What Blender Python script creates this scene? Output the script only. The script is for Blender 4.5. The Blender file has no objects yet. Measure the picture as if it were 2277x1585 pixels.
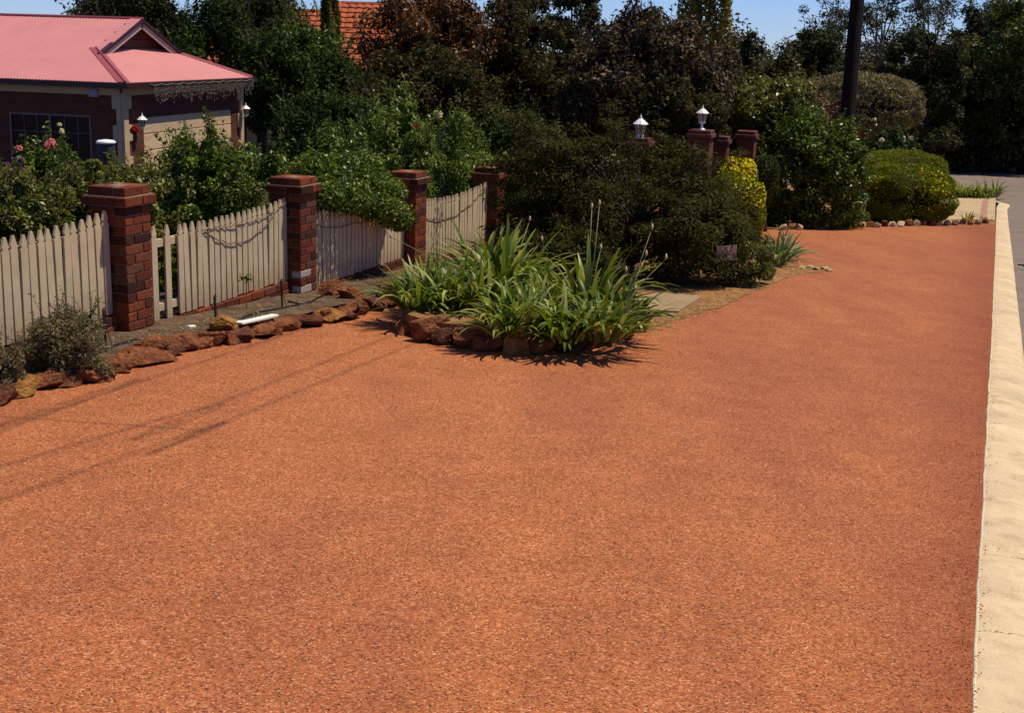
import bpy, bmesh, math, random
import numpy as np
from mathutils import Vector, Matrix, noise

# ------------------------------------------------------------------ camera, sky, sun
W, H = 2277, 1585                       # photograph size; pixels below are photo pixels
FPX, YH, ROLL, CZ = 2900.0, 95.0, 0.03, 2.1
SUN_AZ, SUN_EL = 78.0, 66.0             # degrees, azimuth clockwise from +y
scene = bpy.context.scene
col = scene.collection
pitch = math.atan((H/2-YH)/FPX)
Fv = np.array([0, math.cos(pitch), -math.sin(pitch)]); R0 = np.array([1., 0, 0]); U0 = np.cross(R0, Fv)
Rv = R0*math.cos(ROLL)+U0*math.sin(ROLL); Uv = -R0*math.sin(ROLL)+U0*math.cos(ROLL)
cam_d = bpy.data.cameras.new('camera'); cam = bpy.data.objects.new('camera', cam_d); col.objects.link(cam)
cam_d.sensor_width = 36; cam_d.lens = 36*FPX/W; cam_d.clip_end = 2000; cam_d.clip_start = 0.05
cam.matrix_world = Matrix(((Rv[0], Uv[0], -Fv[0], 0), (Rv[1], Uv[1], -Fv[1], 0), (Rv[2], Uv[2], -Fv[2], CZ), (0, 0, 0, 1)))
scene.camera = cam
world = bpy.data.worlds.new('World'); scene.world = world; world.use_nodes = True
wn = world.node_tree.nodes; wl = world.node_tree.links
bg = wn['Background']; sky = wn.new('ShaderNodeTexSky'); sky.sky_type = 'NISHITA'; sky.sun_disc = False
sky.sun_elevation = math.radians(SUN_EL); sky.sun_rotation = math.radians(SUN_AZ)
sky.air_density = 1.0; sky.dust_density = 0.0; sky.ozone_density = 4.0; sky.altitude = 1500
tint = wn.new('ShaderNodeMix'); tint.data_type = 'RGBA'; tint.blend_type = 'MULTIPLY'; tint.inputs[0].default_value = 1; tint.inputs[7].default_value = (.70, .87, 1.38, 1)   # clear deep-blue summer air, the same over the whole sky
wl.new(sky.outputs[0], tint.inputs[6]); wl.new(tint.outputs[2], bg.inputs[0]); bg.inputs[1].default_value = 0.09
sun_d = bpy.data.lights.new('sun', 'SUN'); sun = bpy.data.objects.new('sun', sun_d); col.objects.link(sun)
sun_d.energy = 5.0; sun_d.angle = math.radians(0.53); sun_d.color = (1, .91, .74)
sdir = Vector((math.sin(math.radians(SUN_AZ))*math.cos(math.radians(SUN_EL)), math.cos(math.radians(SUN_AZ))*math.cos(math.radians(SUN_EL)), math.sin(math.radians(SUN_EL))))
sun.rotation_euler = sdir.to_track_quat('Z', 'Y').to_euler(); sun.location = (20, 0, 40)
vs = scene.view_settings; vs.view_transform = 'Standard'; vs.look = 'None'; vs.exposure = 0.0; vs.gamma = 1; vs.use_curve_mapping = False

# ------------------------------------------------------------------ placing helpers
rng = np.random.default_rng(7); random.seed(7)
GR = 0.0608                                     # the road falls away from the camera by about 6 %
AZ = math.radians(19.1)
RD = np.array([math.sin(AZ), math.cos(AZ)]); LV = np.array([-RD[1], RD[0]])
C0 = np.array([0, 0, CZ])
def prof(u):
    u = np.asarray(u, float)
    a, b = 36.0, 58.0
    t = np.clip(u, a, b)-a
    z = -GR*np.minimum(u, a) - (GR*t - GR*t*t/(2*(b-a)))
    return np.where(u < -12, 12*GR, z)
def gz(x, y): return float(prof(x*RD[0]+y*RD[1]))
def uv(u, v, dz=0.): p = RD*u+LV*v; return np.array([p[0], p[1], float(prof(u))+dz])
def ray(px, py): 
    d = Fv*FPX+Rv*(px-W/2)+Uv*(H/2-py); return d/FPX          # unit forward depth
def P(px, py, dep): return C0+ray(px, py)*dep
def G(px, py, dz=0.):
    d = ray(px, py); lo, hi = 1.0, 400.0
    for _ in range(60):
        m = (lo+hi)/2; p = C0+d*m
        if p[2] > gz(p[0], p[1])+dz: lo = m
        else: hi = m
    return C0+d*lo
def base(px, py, dep):
    p = P(px, py, dep); return np.array([p[0], p[1], gz(p[0], p[1])])
def touv(p): return float(p[0]*RD[0]+p[1]*RD[1]), float(p[0]*LV[0]+p[1]*LV[1])

# ------------------------------------------------------------------ object helpers
def tag(o, label, cat, group=None, kind=None):
    if label: o['label'] = label
    if cat: o['category'] = cat
    if group: o['group'] = group
    if kind: o['kind'] = kind
    return o
def thing(name, label, cat, loc, group=None):
    o = bpy.data.objects.new(name, None); col.objects.link(o); o.location = [float(a) for a in loc]
    o.empty_display_size = .1
    return tag(o, label, cat, group)
def wpos(o):
    v = Vector(o.location)
    while o.parent: o = o.parent; v += Vector(o.location)
    return np.array(v)
def obj(name, mesh, parent=None, kind=None, loc=None):
    """mesh already in coordinates relative to its parent unless loc is given"""
    o = bpy.data.objects.new(name, mesh); col.objects.link(o)
    if parent: o.parent = parent
    if loc is not None: o.location = [float(a) for a in loc]
    if kind: o['kind'] = kind
    return o
def mesh_np(name, v, faces, mat, smooth=False, k=None):
    """v (n,3); faces (m,k) array or list of lists"""
    me = bpy.data.meshes.new(name)
    v = np.asarray(v, np.float32)
    if isinstance(faces, np.ndarray):
        m, k = faces.shape
        me.vertices.add(len(v)); me.vertices.foreach_set('co', v.ravel())
        me.loops.add(m*k); me.loops.foreach_set('vertex_index', faces.astype(np.int32).ravel())
        me.polygons.add(m); me.polygons.foreach_set('loop_start', np.arange(0, m*k, k, dtype=np.int32))
        me.polygons.foreach_set('loop_total', np.full(m, k, np.int32))
        me.update(calc_edges=True)
    else:
        me.from_pydata(v.tolist(), [], faces); me.update()
    for mm in (mat if isinstance(mat, (list, tuple)) else [mat]): me.materials.append(mm)
    if smooth: me.polygons.foreach_set('use_smooth', np.ones(len(me.polygons), bool))
    return me
class MB:
    def __init__(s): s.v = []; s.f = []
    def add(s, v, f):
        n = len(s.v); s.v += [tuple(float(c) for c in p) for p in v]; s.f += [[i+n for i in q] for q in f]; return s
    def box(s, c, ax, ay, az):
        """c centre; ax, ay, az half vectors"""
        c, ax, ay, az = [np.array(a, float) for a in (c, ax, ay, az)]
        v = [c+i*ax+j*ay+k*az for k in (-1, 1) for j in (-1, 1) for i in (-1, 1)]
        return s.add(v, [[0, 2, 3, 1], [4, 5, 7, 6], [0, 1, 5, 4], [2, 6, 7, 3], [0, 4, 6, 2], [1, 3, 7, 5]])
    def tube(s, pts, rad, n=6, cap=True):
        pts = [np.array(p, float) for p in pts]; rad = rad if hasattr(rad, '__len__') else [rad]*len(pts)
        vv = []; prev = None
        for i, p in enumerate(pts):
            t = pts[min(i+1, len(pts)-1)]-pts[max(i-1, 0)]; t /= np.linalg.norm(t)+1e-9
            a = np.cross(t, [0, 0, 1.]) if prev is None else prev-t*(prev@t)
            if np.linalg.norm(a) < 1e-4: a = np.cross(t, [1., 0, 0])
            a /= np.linalg.norm(a); prev = a; b = np.cross(t, a)
            vv += [p+rad[i]*(math.cos(2*math.pi*k/n)*a+math.sin(2*math.pi*k/n)*b) for k in range(n)]
        ff = [[i*n+k, i*n+(k+1) % n, (i+1)*n+(k+1) % n, (i+1)*n+k] for i in range(len(pts)-1) for k in range(n)]
        if cap: ff += [list(range(n))[::-1], [(len(pts)-1)*n+k for k in range(n)]]
        return s.add(vv, ff)
    def lathe(s, c, prof_, n=10):
        """prof_ list of (r, z)"""
        c = np.array(c, float); vv = []
        for r, z in prof_: vv += [c+[r*math.cos(2*math.pi*k/n), r*math.sin(2*math.pi*k/n), z] for k in range(n)]
        m = len(prof_)
        ff = [[i*n+k, i*n+(k+1) % n, (i+1)*n+(k+1) % n, (i+1)*n+k] for i in range(m-1) for k in range(n)]
        ff += [list(range(n))[::-1], [(m-1)*n+k for k in range(n)]]
        return s.add(vv, ff)
    def mesh(s, name, mat, org=(0, 0, 0), smooth=False):
        v = np.array(s.v)-np.array(org); return mesh_np(name, v, s.f, mat, smooth)
    def build(s, name, mat, parent=None, smooth=False, kind=None):
        org = wpos(parent) if parent else (0, 0, 0)
        return obj(name, s.mesh(name, mat, org, smooth), parent, kind)
def bevel(o, w=.004, seg=1):
    m = o.modifiers.new('bevel', 'BEVEL'); m.width = w; m.segments = seg; m.limit_method = 'ANGLE'; return o

# ------------------------------------------------------------------ materials
def new_mat(name):
    m = bpy.data.materials.new(name); m.use_nodes = True; nt = m.node_tree
    return m, nt, nt.nodes['Principled BSDF']
def N(nt, t, **kw):
    n = nt.nodes.new(t)
    for k, v in kw.items(): setattr(n, k, v)
    return n
def ramp(nt, stops, src=None):
    r = N(nt, 'ShaderNodeValToRGB'); e = r.color_ramp.elements
    while len(e) < len(stops): e.new(.5)
    for i, (p, c) in enumerate(stops): e[i].position = p; e[i].color = (*c, 1)
    if src is not None: nt.links.new(src, r.inputs[0])
    return r
def coords(nt): return N(nt, 'ShaderNodeNewGeometry').outputs['Position']
def noise_n(nt, scale, detail=4, rough=.6, vec=None):
    n = N(nt, 'ShaderNodeTexNoise'); n.inputs['Scale'].default_value = scale; n.inputs['Detail'].default_value = detail; n.inputs['Roughness'].default_value = rough
    if vec is not None: nt.links.new(vec, n.inputs['Vector'])
    return n
def mixc(nt, a, b, fac, mode='MIX'):
    m = N(nt, 'ShaderNodeMix', data_type='RGBA', blend_type=mode)
    def put(s, v):
        if hasattr(v, 'is_output'): nt.links.new(v, s)
        elif isinstance(v, (int, float)): s.default_value = v
        else: s.default_value = (*v, 1)
    put(m.inputs[0], fac); put(m.inputs[6], a); put(m.inputs[7], b)
    return m.outputs[2]
def bump(nt, bsdf, h, strength, dist):
    b = N(nt, 'ShaderNodeBump'); b.inputs['Strength'].default_value = strength; b.inputs['Distance'].default_value = dist
    nt.links.new(h, b.inputs['Height']); nt.links.new(b.outputs[0], bsdf.inputs['Normal']); return b
def plain(name, c, rough=.6, var=.25, scale=6., spec=.3, bmp=0., bscale=60., bdist=.004, metal=0., per_obj=0.):
    m, nt, b = new_mat(name); pos = coords(nt)
    n = noise_n(nt, scale, 5, .65, pos)
    lo = tuple(x*(1-var) for x in c); hi = tuple(min(1, x*(1+var)) for x in c)
    r = ramp(nt, [(.3, lo), (.7, hi)], n.outputs[0]); out = r.outputs[0]
    if per_obj:
        oi = N(nt, 'ShaderNodeObjectInfo'); mr = N(nt, 'ShaderNodeMapRange'); mr.inputs[3].default_value = 1-per_obj; mr.inputs[4].default_value = 1+per_obj*.6
        nt.links.new(oi.outputs['Random'], mr.inputs[0]); cc = N(nt, 'ShaderNodeCombineColor')
        for i in range(3): nt.links.new(mr.outputs[0], cc.inputs[i])
        out = mixc(nt, out, cc.outputs[0], 1., 'MULTIPLY')
    nt.links.new(out, b.inputs['Base Color'])
    b.inputs['Roughness'].default_value = rough; b.inputs['Specular IOR Level'].default_value = spec; b.inputs['Metallic'].default_value = metal
    if bmp:
        n2 = noise_n(nt, bscale, 4, .7, pos); bump(nt, b, n2.outputs[0], bmp, bdist)
    return m
def leaf_mat(name, cols, rough=.5, spec=.35, trans=.25, per='island', tcol=1.6):
    m, nt, b = new_mat(name)
    src = N(nt, 'ShaderNodeNewGeometry').outputs['Random Per Island'] if per == 'island' else N(nt, 'ShaderNodeObjectInfo').outputs['Random']
    k = len(cols); r = ramp(nt, [((i+.5)/k, c) for i, c in enumerate(cols)], src)
    nz = noise_n(nt, 1.3, 3, .6, coords(nt)); rr = ramp(nt, [(.3, (.65, .65, .65)), (.7, (1.15, 1.15, 1.15))], nz.outputs[0])
    c = mixc(nt, r.outputs[0], rr.outputs[0], 1., 'MULTIPLY')
    nt.links.new(c, b.inputs['Base Color']); b.inputs['Roughness'].default_value = rough; b.inputs['Specular IOR Level'].default_value = spec
    t = N(nt, 'ShaderNodeBsdfTranslucent'); tc = mixc(nt, c, (tcol, tcol, tcol*.45), 1., 'MULTIPLY'); nt.links.new(tc, t.inputs[0])
    mx = N(nt, 'ShaderNodeMixShader'); mx.inputs[0].default_value = trans
    nt.links.new(b.outputs[0], mx.inputs[1]); nt.links.new(t.outputs[0], mx.inputs[2])
    nt.links.new(mx.outputs[0], nt.nodes['Material Output'].inputs[0]); return m

def gravel_mat():
    m, nt, b = new_mat('red_gravel'); pos = coords(nt)
    v = N(nt, 'ShaderNodeTexVoronoi'); v.inputs['Scale'].default_value = 135; nt.links.new(pos, v.inputs['Vector'])
    sep = N(nt, 'ShaderNodeSeparateColor'); nt.links.new(v.outputs['Color'], sep.inputs[0])
    cr = ramp(nt, [(0., (.075, .024, .011)), (.13, (.28, .084, .029)), (.5, (.455, .140, .044)), (.86, (.54, .178, .062)), (1., (.74, .38, .19))], sep.outputs[0]); c = cr.outputs[0]
    # bands of orange dust and of washed, redder stone drawn out along the verge
    mp = N(nt, 'ShaderNodeMapping'); mp.inputs['Rotation'].default_value = (0, 0, AZ); mp.inputs['Scale'].default_value = (1.3, .22, 1); nt.links.new(pos, mp.inputs['Vector'])
    n1 = noise_n(nt, .8, 5, .6, mp.outputs[0]); f1 = ramp(nt, [(.34, (1.09, 1.12, 1.05)), (.66, (.88, .85, .95))], n1.outputs[0]); c = mixc(nt, c, f1.outputs[0], 1., 'MULTIPLY')
    n2 = noise_n(nt, 2.4, 7, .72, pos); f2 = ramp(nt, [(.3, (.84, .82, .80)), (.7, (1.09, 1.09, 1.08))], n2.outputs[0]); c = mixc(nt, c, f2.outputs[0], 1., 'MULTIPLY')
    n4 = noise_n(nt, 26, 4, .7, pos); f4 = ramp(nt, [(.3, (.84, .83, .82)), (.62, (1.06, 1.06, 1.06))], n4.outputs[0]); c = mixc(nt, c, f4.outputs[0], 1., 'MULTIPLY')
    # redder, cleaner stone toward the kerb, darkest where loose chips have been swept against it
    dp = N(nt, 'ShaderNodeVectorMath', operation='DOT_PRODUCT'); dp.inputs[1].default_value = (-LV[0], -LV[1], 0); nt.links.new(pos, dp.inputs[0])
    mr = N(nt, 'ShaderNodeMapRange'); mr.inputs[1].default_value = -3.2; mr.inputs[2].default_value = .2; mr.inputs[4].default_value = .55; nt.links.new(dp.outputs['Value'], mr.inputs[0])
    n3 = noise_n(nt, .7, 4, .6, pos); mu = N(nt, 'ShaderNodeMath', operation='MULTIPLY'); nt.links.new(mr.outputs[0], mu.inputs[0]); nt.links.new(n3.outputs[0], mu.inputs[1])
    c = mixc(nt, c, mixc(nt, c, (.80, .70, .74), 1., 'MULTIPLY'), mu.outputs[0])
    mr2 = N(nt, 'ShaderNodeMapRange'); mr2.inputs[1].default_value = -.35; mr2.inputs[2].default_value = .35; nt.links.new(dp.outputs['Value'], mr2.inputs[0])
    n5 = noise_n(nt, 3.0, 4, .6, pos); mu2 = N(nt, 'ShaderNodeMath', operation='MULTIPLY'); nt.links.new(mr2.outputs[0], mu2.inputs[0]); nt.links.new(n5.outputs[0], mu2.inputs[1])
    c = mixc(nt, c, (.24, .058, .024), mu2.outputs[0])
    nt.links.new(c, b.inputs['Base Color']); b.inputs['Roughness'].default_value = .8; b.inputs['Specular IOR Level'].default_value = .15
    inv = N(nt, 'ShaderNodeMath', operation='SUBTRACT'); inv.inputs[0].default_value = 1; nt.links.new(v.outputs['Distance'], inv.inputs[1])
    ad = N(nt, 'ShaderNodeMath', operation='ADD'); nt.links.new(inv.outputs[0], ad.inputs[0]); nt.links.new(sep.outputs[1], ad.inputs[1])
    bump(nt, b, ad.outputs[0], .8, .006)
    return m
def concrete_mat(name, c, crack=True, spot=.5):
    m, nt, b = new_mat(name); pos = coords(nt)
    n = noise_n(nt, 1.5, 6, .7, pos); r = ramp(nt, [(.3, tuple(x*.78 for x in c)), (.7, tuple(x*1.12 for x in c))], n.outputs[0])
    n2 = noise_n(nt, 160, 3, .7, pos); r2 = ramp(nt, [(.36, (spot, spot*.92, spot*.8)), (.46, (1, 1, 1))], n2.outputs[0]); o = mixc(nt, r.outputs[0], r2.outputs[0], 1., 'MULTIPLY')
    if crack:
        # shrinkage cracks crossing the run at uneven intervals, and grey tyre scuffs
        w = noise_n(nt, 3.0, 5, .7, pos); dpn = N(nt, 'ShaderNodeVectorMath', operation='DOT_PRODUCT'); dpn.inputs[1].default_value = (RD[0]/1.15+.18*LV[0], RD[1]/1.15+.18*LV[1], 0); nt.links.new(pos, dpn.inputs[0])
        ml = N(nt, 'ShaderNodeMath', operation='MULTIPLY_ADD'); nt.links.new(w.outputs[0], ml.inputs[0]); ml.inputs[1].default_value = .22; nt.links.new(dpn.outputs['Value'], ml.inputs[2])
        fr_ = N(nt, 'ShaderNodeMath', operation='FRACT'); nt.links.new(ml.outputs[0], fr_.inputs[0])
        k = ramp(nt, [(.0, (.40, .30, .2)), (.0045, (.5, .4, .3)), (.0075, (1, 1, 1))], fr_.outputs[0]); o = mixc(nt, o, k.outputs[0], 1., 'MULTIPLY')
        n7 = noise_n(nt, 5.0, 6, .75, pos); r7 = ramp(nt, [(.32, (.78, .73, .66)), (.5, (1, 1, 1))], n7.outputs[0]); o = mixc(nt, o, r7.outputs[0], 1., 'MULTIPLY')
    nt.links.new(o, b.inputs['Base Color']); b.inputs['Roughness'].default_value = .85; b.inputs['Specular IOR Level'].default_value = .2
    bump(nt, b, n2.outputs[0], .35, .003); return m
def soil_mat(name, c1, c2, c3):
    m, nt, b = new_mat(name); pos = coords(nt)
    n = noise_n(nt, 4, 8, .75, pos); r = ramp(nt, [(.3, c1), (.5, c2), (.72, c3)], n.outputs[0])
    v = N(nt, 'ShaderNodeTexVoronoi'); v.inputs['Scale'].default_value = 48; nt.links.new(pos, v.inputs['Vector'])
    s = N(nt, 'ShaderNodeSeparateColor'); nt.links.new(v.outputs['Color'], s.inputs[0]); r2 = ramp(nt, [(0, (.55, .55, .55)), (.8, (1, 1, 1)), (1, (1.5, 1.4, 1.2))], s.outputs[0])
    o = mixc(nt, r.outputs[0], r2.outputs[0], 1., 'MULTIPLY'); nt.links.new(o, b.inputs['Base Color']); b.inputs['Roughness'].default_value = .95; b.inputs['Specular IOR Level'].default_value = .1
    n2 = noise_n(nt, 30, 6, .8, pos); bump(nt, b, n2.outputs[0], .9, .03); return m
def rock_mat(name, cols):
    m, nt, b = new_mat(name); pos = coords(nt)
    oi = N(nt, 'ShaderNodeObjectInfo'); ad = N(nt, 'ShaderNodeVectorMath', operation='ADD'); nt.links.new(pos, ad.inputs[0]); nt.links.new(oi.outputs['Random'], ad.inputs[1])
    n = noise_n(nt, 9, 8, .72, ad.outputs[0]); r = ramp(nt, [(.28, cols[0]), (.45, cols[1]), (.6, cols[2]), (.75, cols[3])], n.outputs[0])
    nt.links.new(r.outputs[0], b.inputs['Base Color']); b.inputs['Roughness'].default_value = .9; b.inputs['Specular IOR Level'].default_value = .15
    v = N(nt, 'ShaderNodeTexVoronoi'); v.inputs['Scale'].default_value = 34; nt.links.new(pos, v.inputs['Vector'])
    n2 = noise_n(nt, 45, 6, .8, pos); a2 = N(nt, 'ShaderNodeMath', operation='ADD'); nt.links.new(v.outputs['Distance'], a2.inputs[0]); nt.links.new(n2.outputs[0], a2.inputs[1])
    bump(nt, b, a2.outputs[0], .9, .025); return m
def wall_brick_mat(name):
    m, nt, b = new_mat(name); tc = N(nt, 'ShaderNodeTexCoord')
    br = N(nt, 'ShaderNodeTexBrick'); br.inputs['Scale'].default_value = 1; br.inputs['Brick Width'].default_value = .24; br.inputs['Row Height'].default_value = .086; br.inputs['Mortar Size'].default_value = .005
    br.inputs['Color1'].default_value = (.085, .014, .004, 1); br.inputs['Color2'].default_value = (.13, .025, .007, 1); br.inputs['Mortar'].default_value = (.09, .04, .02, 1)
    nt.links.new(tc.outputs['UV'], br.inputs['Vector']); nt.links.new(br.outputs[0], b.inputs['Base Color']); b.inputs['Roughness'].default_value = .85
    bump(nt, b, br.outputs['Fac'], -.6, .006); return m

M = {}
M['gravel'] = gravel_mat()
M['kerb'] = concrete_mat('kerb_concrete', (.62, .465, .275), True, .66)
M['kerb_edge'] = concrete_mat('kerb_back_edge', (.78, .66, .44), False, .7)
M['cream_conc'] = concrete_mat('cream_concrete', (.47, .33, .18), False, .75)
M['red_conc'] = concrete_mat('red_concrete', (.36, .20, .12), False, .75)
M['slab'] = concrete_mat('slab_concrete', (.33, .225, .12), True, .5)
M['road'] = concrete_mat('asphalt', (.205, .155, .118), False, .55)
M['terrain'] = soil_mat('garden_ground', (.035, .025, .014), (.07, .045, .024), (.12, .08, .045))
M['bed'] = soil_mat('bed_soil', (.06, .038, .022), (.15, .095, .058), (.27, .18, .11))
M['sand'] = soil_mat('orange_sand', (.22, .10, .035), (.36, .18, .065), (.48, .27, .11))
M['rock'] = rock_mat('laterite', [(.05, .016, .009), (.18, .058, .022), (.30, .105, .038), (.42, .18, .07)])
M['rock_dark'] = rock_mat('dark_laterite', [(.025, .012, .008), (.09, .032, .017), (.17, .062, .028), (.26, .11, .05)])
M['rock_ochre'] = rock_mat('ochre_laterite', [(.13, .05, .014), (.30, .13, .030), (.42, .21, .055), (.52, .31, .11)])
M['rock_pale'] = rock_mat('pale_stone', [(.2, .11, .05), (.42, .27, .13), (.58, .42, .24), (.68, .54, .34)])
m_, nt_, b_ = new_mat('fence_brick'); pos_ = coords(nt_)
r_ = ramp(nt_, [(.05, (.045, .016, .010)), (.25, (.10, .026, .012)), (.55, (.165, .038, .014)), (.8, (.22, .052, .017)), (.95, (.12, .046, .026))], N(nt_, 'ShaderNodeObjectInfo').outputs['Random'])
n_1 = noise_n(nt_, 22, 6, .75, pos_); f_1 = ramp(nt_, [(.3, (.6, .58, .56)), (.6, (1.1, 1.1, 1.1))], n_1.outputs[0]); nt_.links.new(mixc(nt_, r_.outputs[0], f_1.outputs[0], 1., 'MULTIPLY'), b_.inputs['Base Color'])
b_.inputs['Roughness'].default_value = .85; b_.inputs['Specular IOR Level'].default_value = .15; n_2 = noise_n(nt_, 80, 5, .75, pos_); bump(nt_, b_, n_2.outputs[0], .7, .007); M['brick'] = m_
M['brick_pale'] = plain('whitened_brick', (.36, .29, .26), .9, .45, 30, .1, .6, 80, .006)
M['mortar'] = plain('mortar', (.22, .15, .095), .95, .2, 20, .1, .5, 120, .004)
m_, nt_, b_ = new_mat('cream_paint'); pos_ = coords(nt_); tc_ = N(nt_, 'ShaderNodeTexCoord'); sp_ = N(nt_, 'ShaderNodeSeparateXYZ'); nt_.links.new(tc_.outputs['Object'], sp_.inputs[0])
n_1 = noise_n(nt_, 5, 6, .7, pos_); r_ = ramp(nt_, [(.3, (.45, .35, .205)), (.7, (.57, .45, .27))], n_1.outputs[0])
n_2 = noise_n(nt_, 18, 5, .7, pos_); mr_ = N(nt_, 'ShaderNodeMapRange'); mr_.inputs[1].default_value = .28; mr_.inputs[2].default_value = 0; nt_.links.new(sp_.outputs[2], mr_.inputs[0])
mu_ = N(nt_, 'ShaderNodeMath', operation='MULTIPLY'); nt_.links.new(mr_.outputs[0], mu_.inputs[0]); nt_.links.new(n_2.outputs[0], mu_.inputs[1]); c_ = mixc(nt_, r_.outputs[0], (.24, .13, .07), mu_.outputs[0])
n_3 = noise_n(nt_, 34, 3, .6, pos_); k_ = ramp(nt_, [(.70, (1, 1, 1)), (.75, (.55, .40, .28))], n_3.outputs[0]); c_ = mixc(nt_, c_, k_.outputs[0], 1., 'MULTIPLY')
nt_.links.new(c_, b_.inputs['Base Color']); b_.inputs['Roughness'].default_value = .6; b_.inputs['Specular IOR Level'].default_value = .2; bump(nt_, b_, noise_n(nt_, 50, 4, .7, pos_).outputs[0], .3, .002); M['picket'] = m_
M['black_plastic'] = plain('black_plastic', (.012, .012, .012), .45, .1, 10, .4)
M['white_wood'] = plain('white_board', (.86, .82, .66), .6, .06, 10)
M['vine'] = plain('dry_vine', (.17, .10, .06), .9, .3, 30)
M['bark'] = plain('bark', (.075, .05, .035), .95, .4, 9, .1, 1., 25, .02)
M['bark_pale'] = plain('pale_bark', (.26, .20, .15), .9, .35, 5, .1, .8, 12, .02)
M['pole'] = plain('pole_wood', (.016, .010, .006), .9, .35, 3, .1, 1., 14, .02)
M['wire'] = plain('wire', (.03, .03, .03), .5, .1, 5)
M['roof'] = plain('red_roof_metal', (.54, .205, .185), .5, .06, 1.2, .3)
M['roof_trim'] = plain('red_roof_flashing', (.33, .075, .075), .5, .06, 2, .3)
M['gutter'] = plain('dark_red_gutter', (.045, .012, .011), .4, .1, 3, .4)
M['cream'] = plain('cream_render', (.50, .36, .20), .8, .08, 3, .2)
M['door'] = plain('cream_garage_door', (.66, .47, .27), .5, .05, 2, .3)
M['white'] = plain('white_metal', (.80, .77, .68), .4, .05, 4, .4)
M['barge'] = plain('barge_paint', (.42, .33, .27), .5, .06, 4)
M['gable'] = plain('gable_boards', (.085, .03, .02), .7, .2, 8)
M['hbrick'] = wall_brick_mat('house_brick')
M['frame'] = plain('window_frame', (.19, .13, .12), .5, .1, 6)
m_, nt_, b_ = new_mat('dark_glass'); b_.inputs['Base Color'].default_value = (.006, .007, .010, 1); b_.inputs['Roughness'].default_value = .08; M['glass'] = m_
nn = noise_n(nt_, .8, 2, .5, coords(nt_)); bump(nt_, b_, nn.outputs[0], .05, .05)
m_, nt_, b_ = new_mat('lantern_glass'); b_.inputs['Base Color'].default_value = (.30, .24, .16, 1); b_.inputs['Roughness'].default_value = .25; b_.inputs['Transmission Weight'].default_value = .5; M['lglass'] = m_
nn = noise_n(nt_, 30, 2, .5, coords(nt_)); bump(nt_, b_, nn.outputs[0], .2, .01)
M['tile'] = plain('orange_tile', (.36, .085, .03), .75, .25, 3, .2, .3, 30, .01)
M['sign'] = plain('sign_board', (.46, .29, .20), .6, .1, 20)
M['sign_frame'] = plain('sign_frame', (.55, .46, .40), .6, .1, 20)
M['car'] = plain('dark_car_paint', (.008, .009, .012), .3, .05, 2, .3)
M['tyre'] = plain('tyre', (.015, .015, .015), .8, .1, 10)
M['bird'] = plain('dark_feathers', (.012, .009, .008), .6, .2, 30)
# foliage
M['gloss'] = leaf_mat('glossy_green', [(.028, .048, .004), (.064, .100, .006), (.105, .150, .010), (.165, .205, .018)], .36, .2, .18)
M['olive'] = leaf_mat('olive_green', [(.050, .062, .007), (.085, .098, .011), (.13, .138, .018), (.21, .20, .035)], .36, .25, .24)
M['bright'] = leaf_mat('bright_green', [(.060, .092, .008), (.10, .145, .014), (.15, .20, .024), (.23, .27, .05)], .38, .22, .26)
M['feather'] = leaf_mat('feathery_brown_green', [(.020, .025, .004), (.038, .042, .007), (.062, .058, .010), (.09, .070, .013)], .65, .08, .22)
M['grey'] = leaf_mat('grey_green', [(.085, .082, .035), (.13, .122, .055), (.18, .155, .075), (.25, .17, .09)], .6, .12, .22)
M['dark'] = leaf_mat('dark_green', [(.014, .024, .004), (.026, .044, .006), (.042, .066, .009), (.065, .092, .014)], .5, .08, .18)
M['darkbrown'] = leaf_mat('brown_green', [(.020, .022, .005), (.036, .036, .008), (.058, .050, .011), (.085, .062, .015)], .6, .1, .22)
M['orange'] = leaf_mat('orange_brown', [(.022, .018, .005), (.06, .032, .008), (.14, .050, .010), (.26, .085, .014)], .5, .25, .25, tcol=1.3)
M['copper'] = leaf_mat('copper_leaf', [(.016, .012, .006), (.030, .020, .009), (.060, .034, .012), (.11, .058, .022), (.17, .11, .045)], .55, .18, .15)
M['gold'] = leaf_mat('golden_conifer', [(.06, .05, .008), (.13, .105, .014), (.24, .19, .02), (.36, .27, .03)], .6, .2, .2)
M['hedge_grey'] = leaf_mat('silver_hedge', [(.10, .082, .03), (.19, .152, .065), (.28, .22, .11), (.36, .28, .15)], .6, .1, .15)
M['redtip'] = leaf_mat('red_tips', [(.03, .04, .012), (.05, .05, .015), (.12, .035, .015), (.22, .03, .018)], .5, .3, .2)
M['eucalypt'] = leaf_mat('eucalypt', [(.014, .020, .008), (.026, .034, .012), (.046, .050, .015), (.072, .066, .020)], .6, .12, .2)
M['yellowgreen'] = leaf_mat('yellow_green', [(.075, .105, .006), (.12, .155, .008), (.17, .20, .010), (.25, .23, .012)], .55, .12, .25)
M['yellow'] = leaf_mat('yellow_flower', [(.62, .47, .006), (.74, .58, .006), (.82, .66, .01)], .6, .2, .25)
M['strap'] = leaf_mat('strap_leaf', [(.060, .088, .006), (.10, .142, .010), (.145, .19, .018), (.21, .25, .036), (.36, .36, .10)], .36, .18, .24, per='object')
M['strap_pale'] = leaf_mat('pale_strap_leaf', [(.06, .11, .025), (.11, .16, .04), (.20, .23, .08), (.30, .30, .13)], .4, .4, .2, per='object')
M['dead'] = leaf_mat('dead_leaf', [(.20, .12, .05), (.32, .21, .09), (.42, .30, .15)], .7, .1, .15)
M['stalk'] = plain('flower_stalk', (.20, .20, .075), .6, .25, 20)
M['rose_stem'] = plain('rose_stem', (.035, .05, .015), .6, .2, 20)
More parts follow.
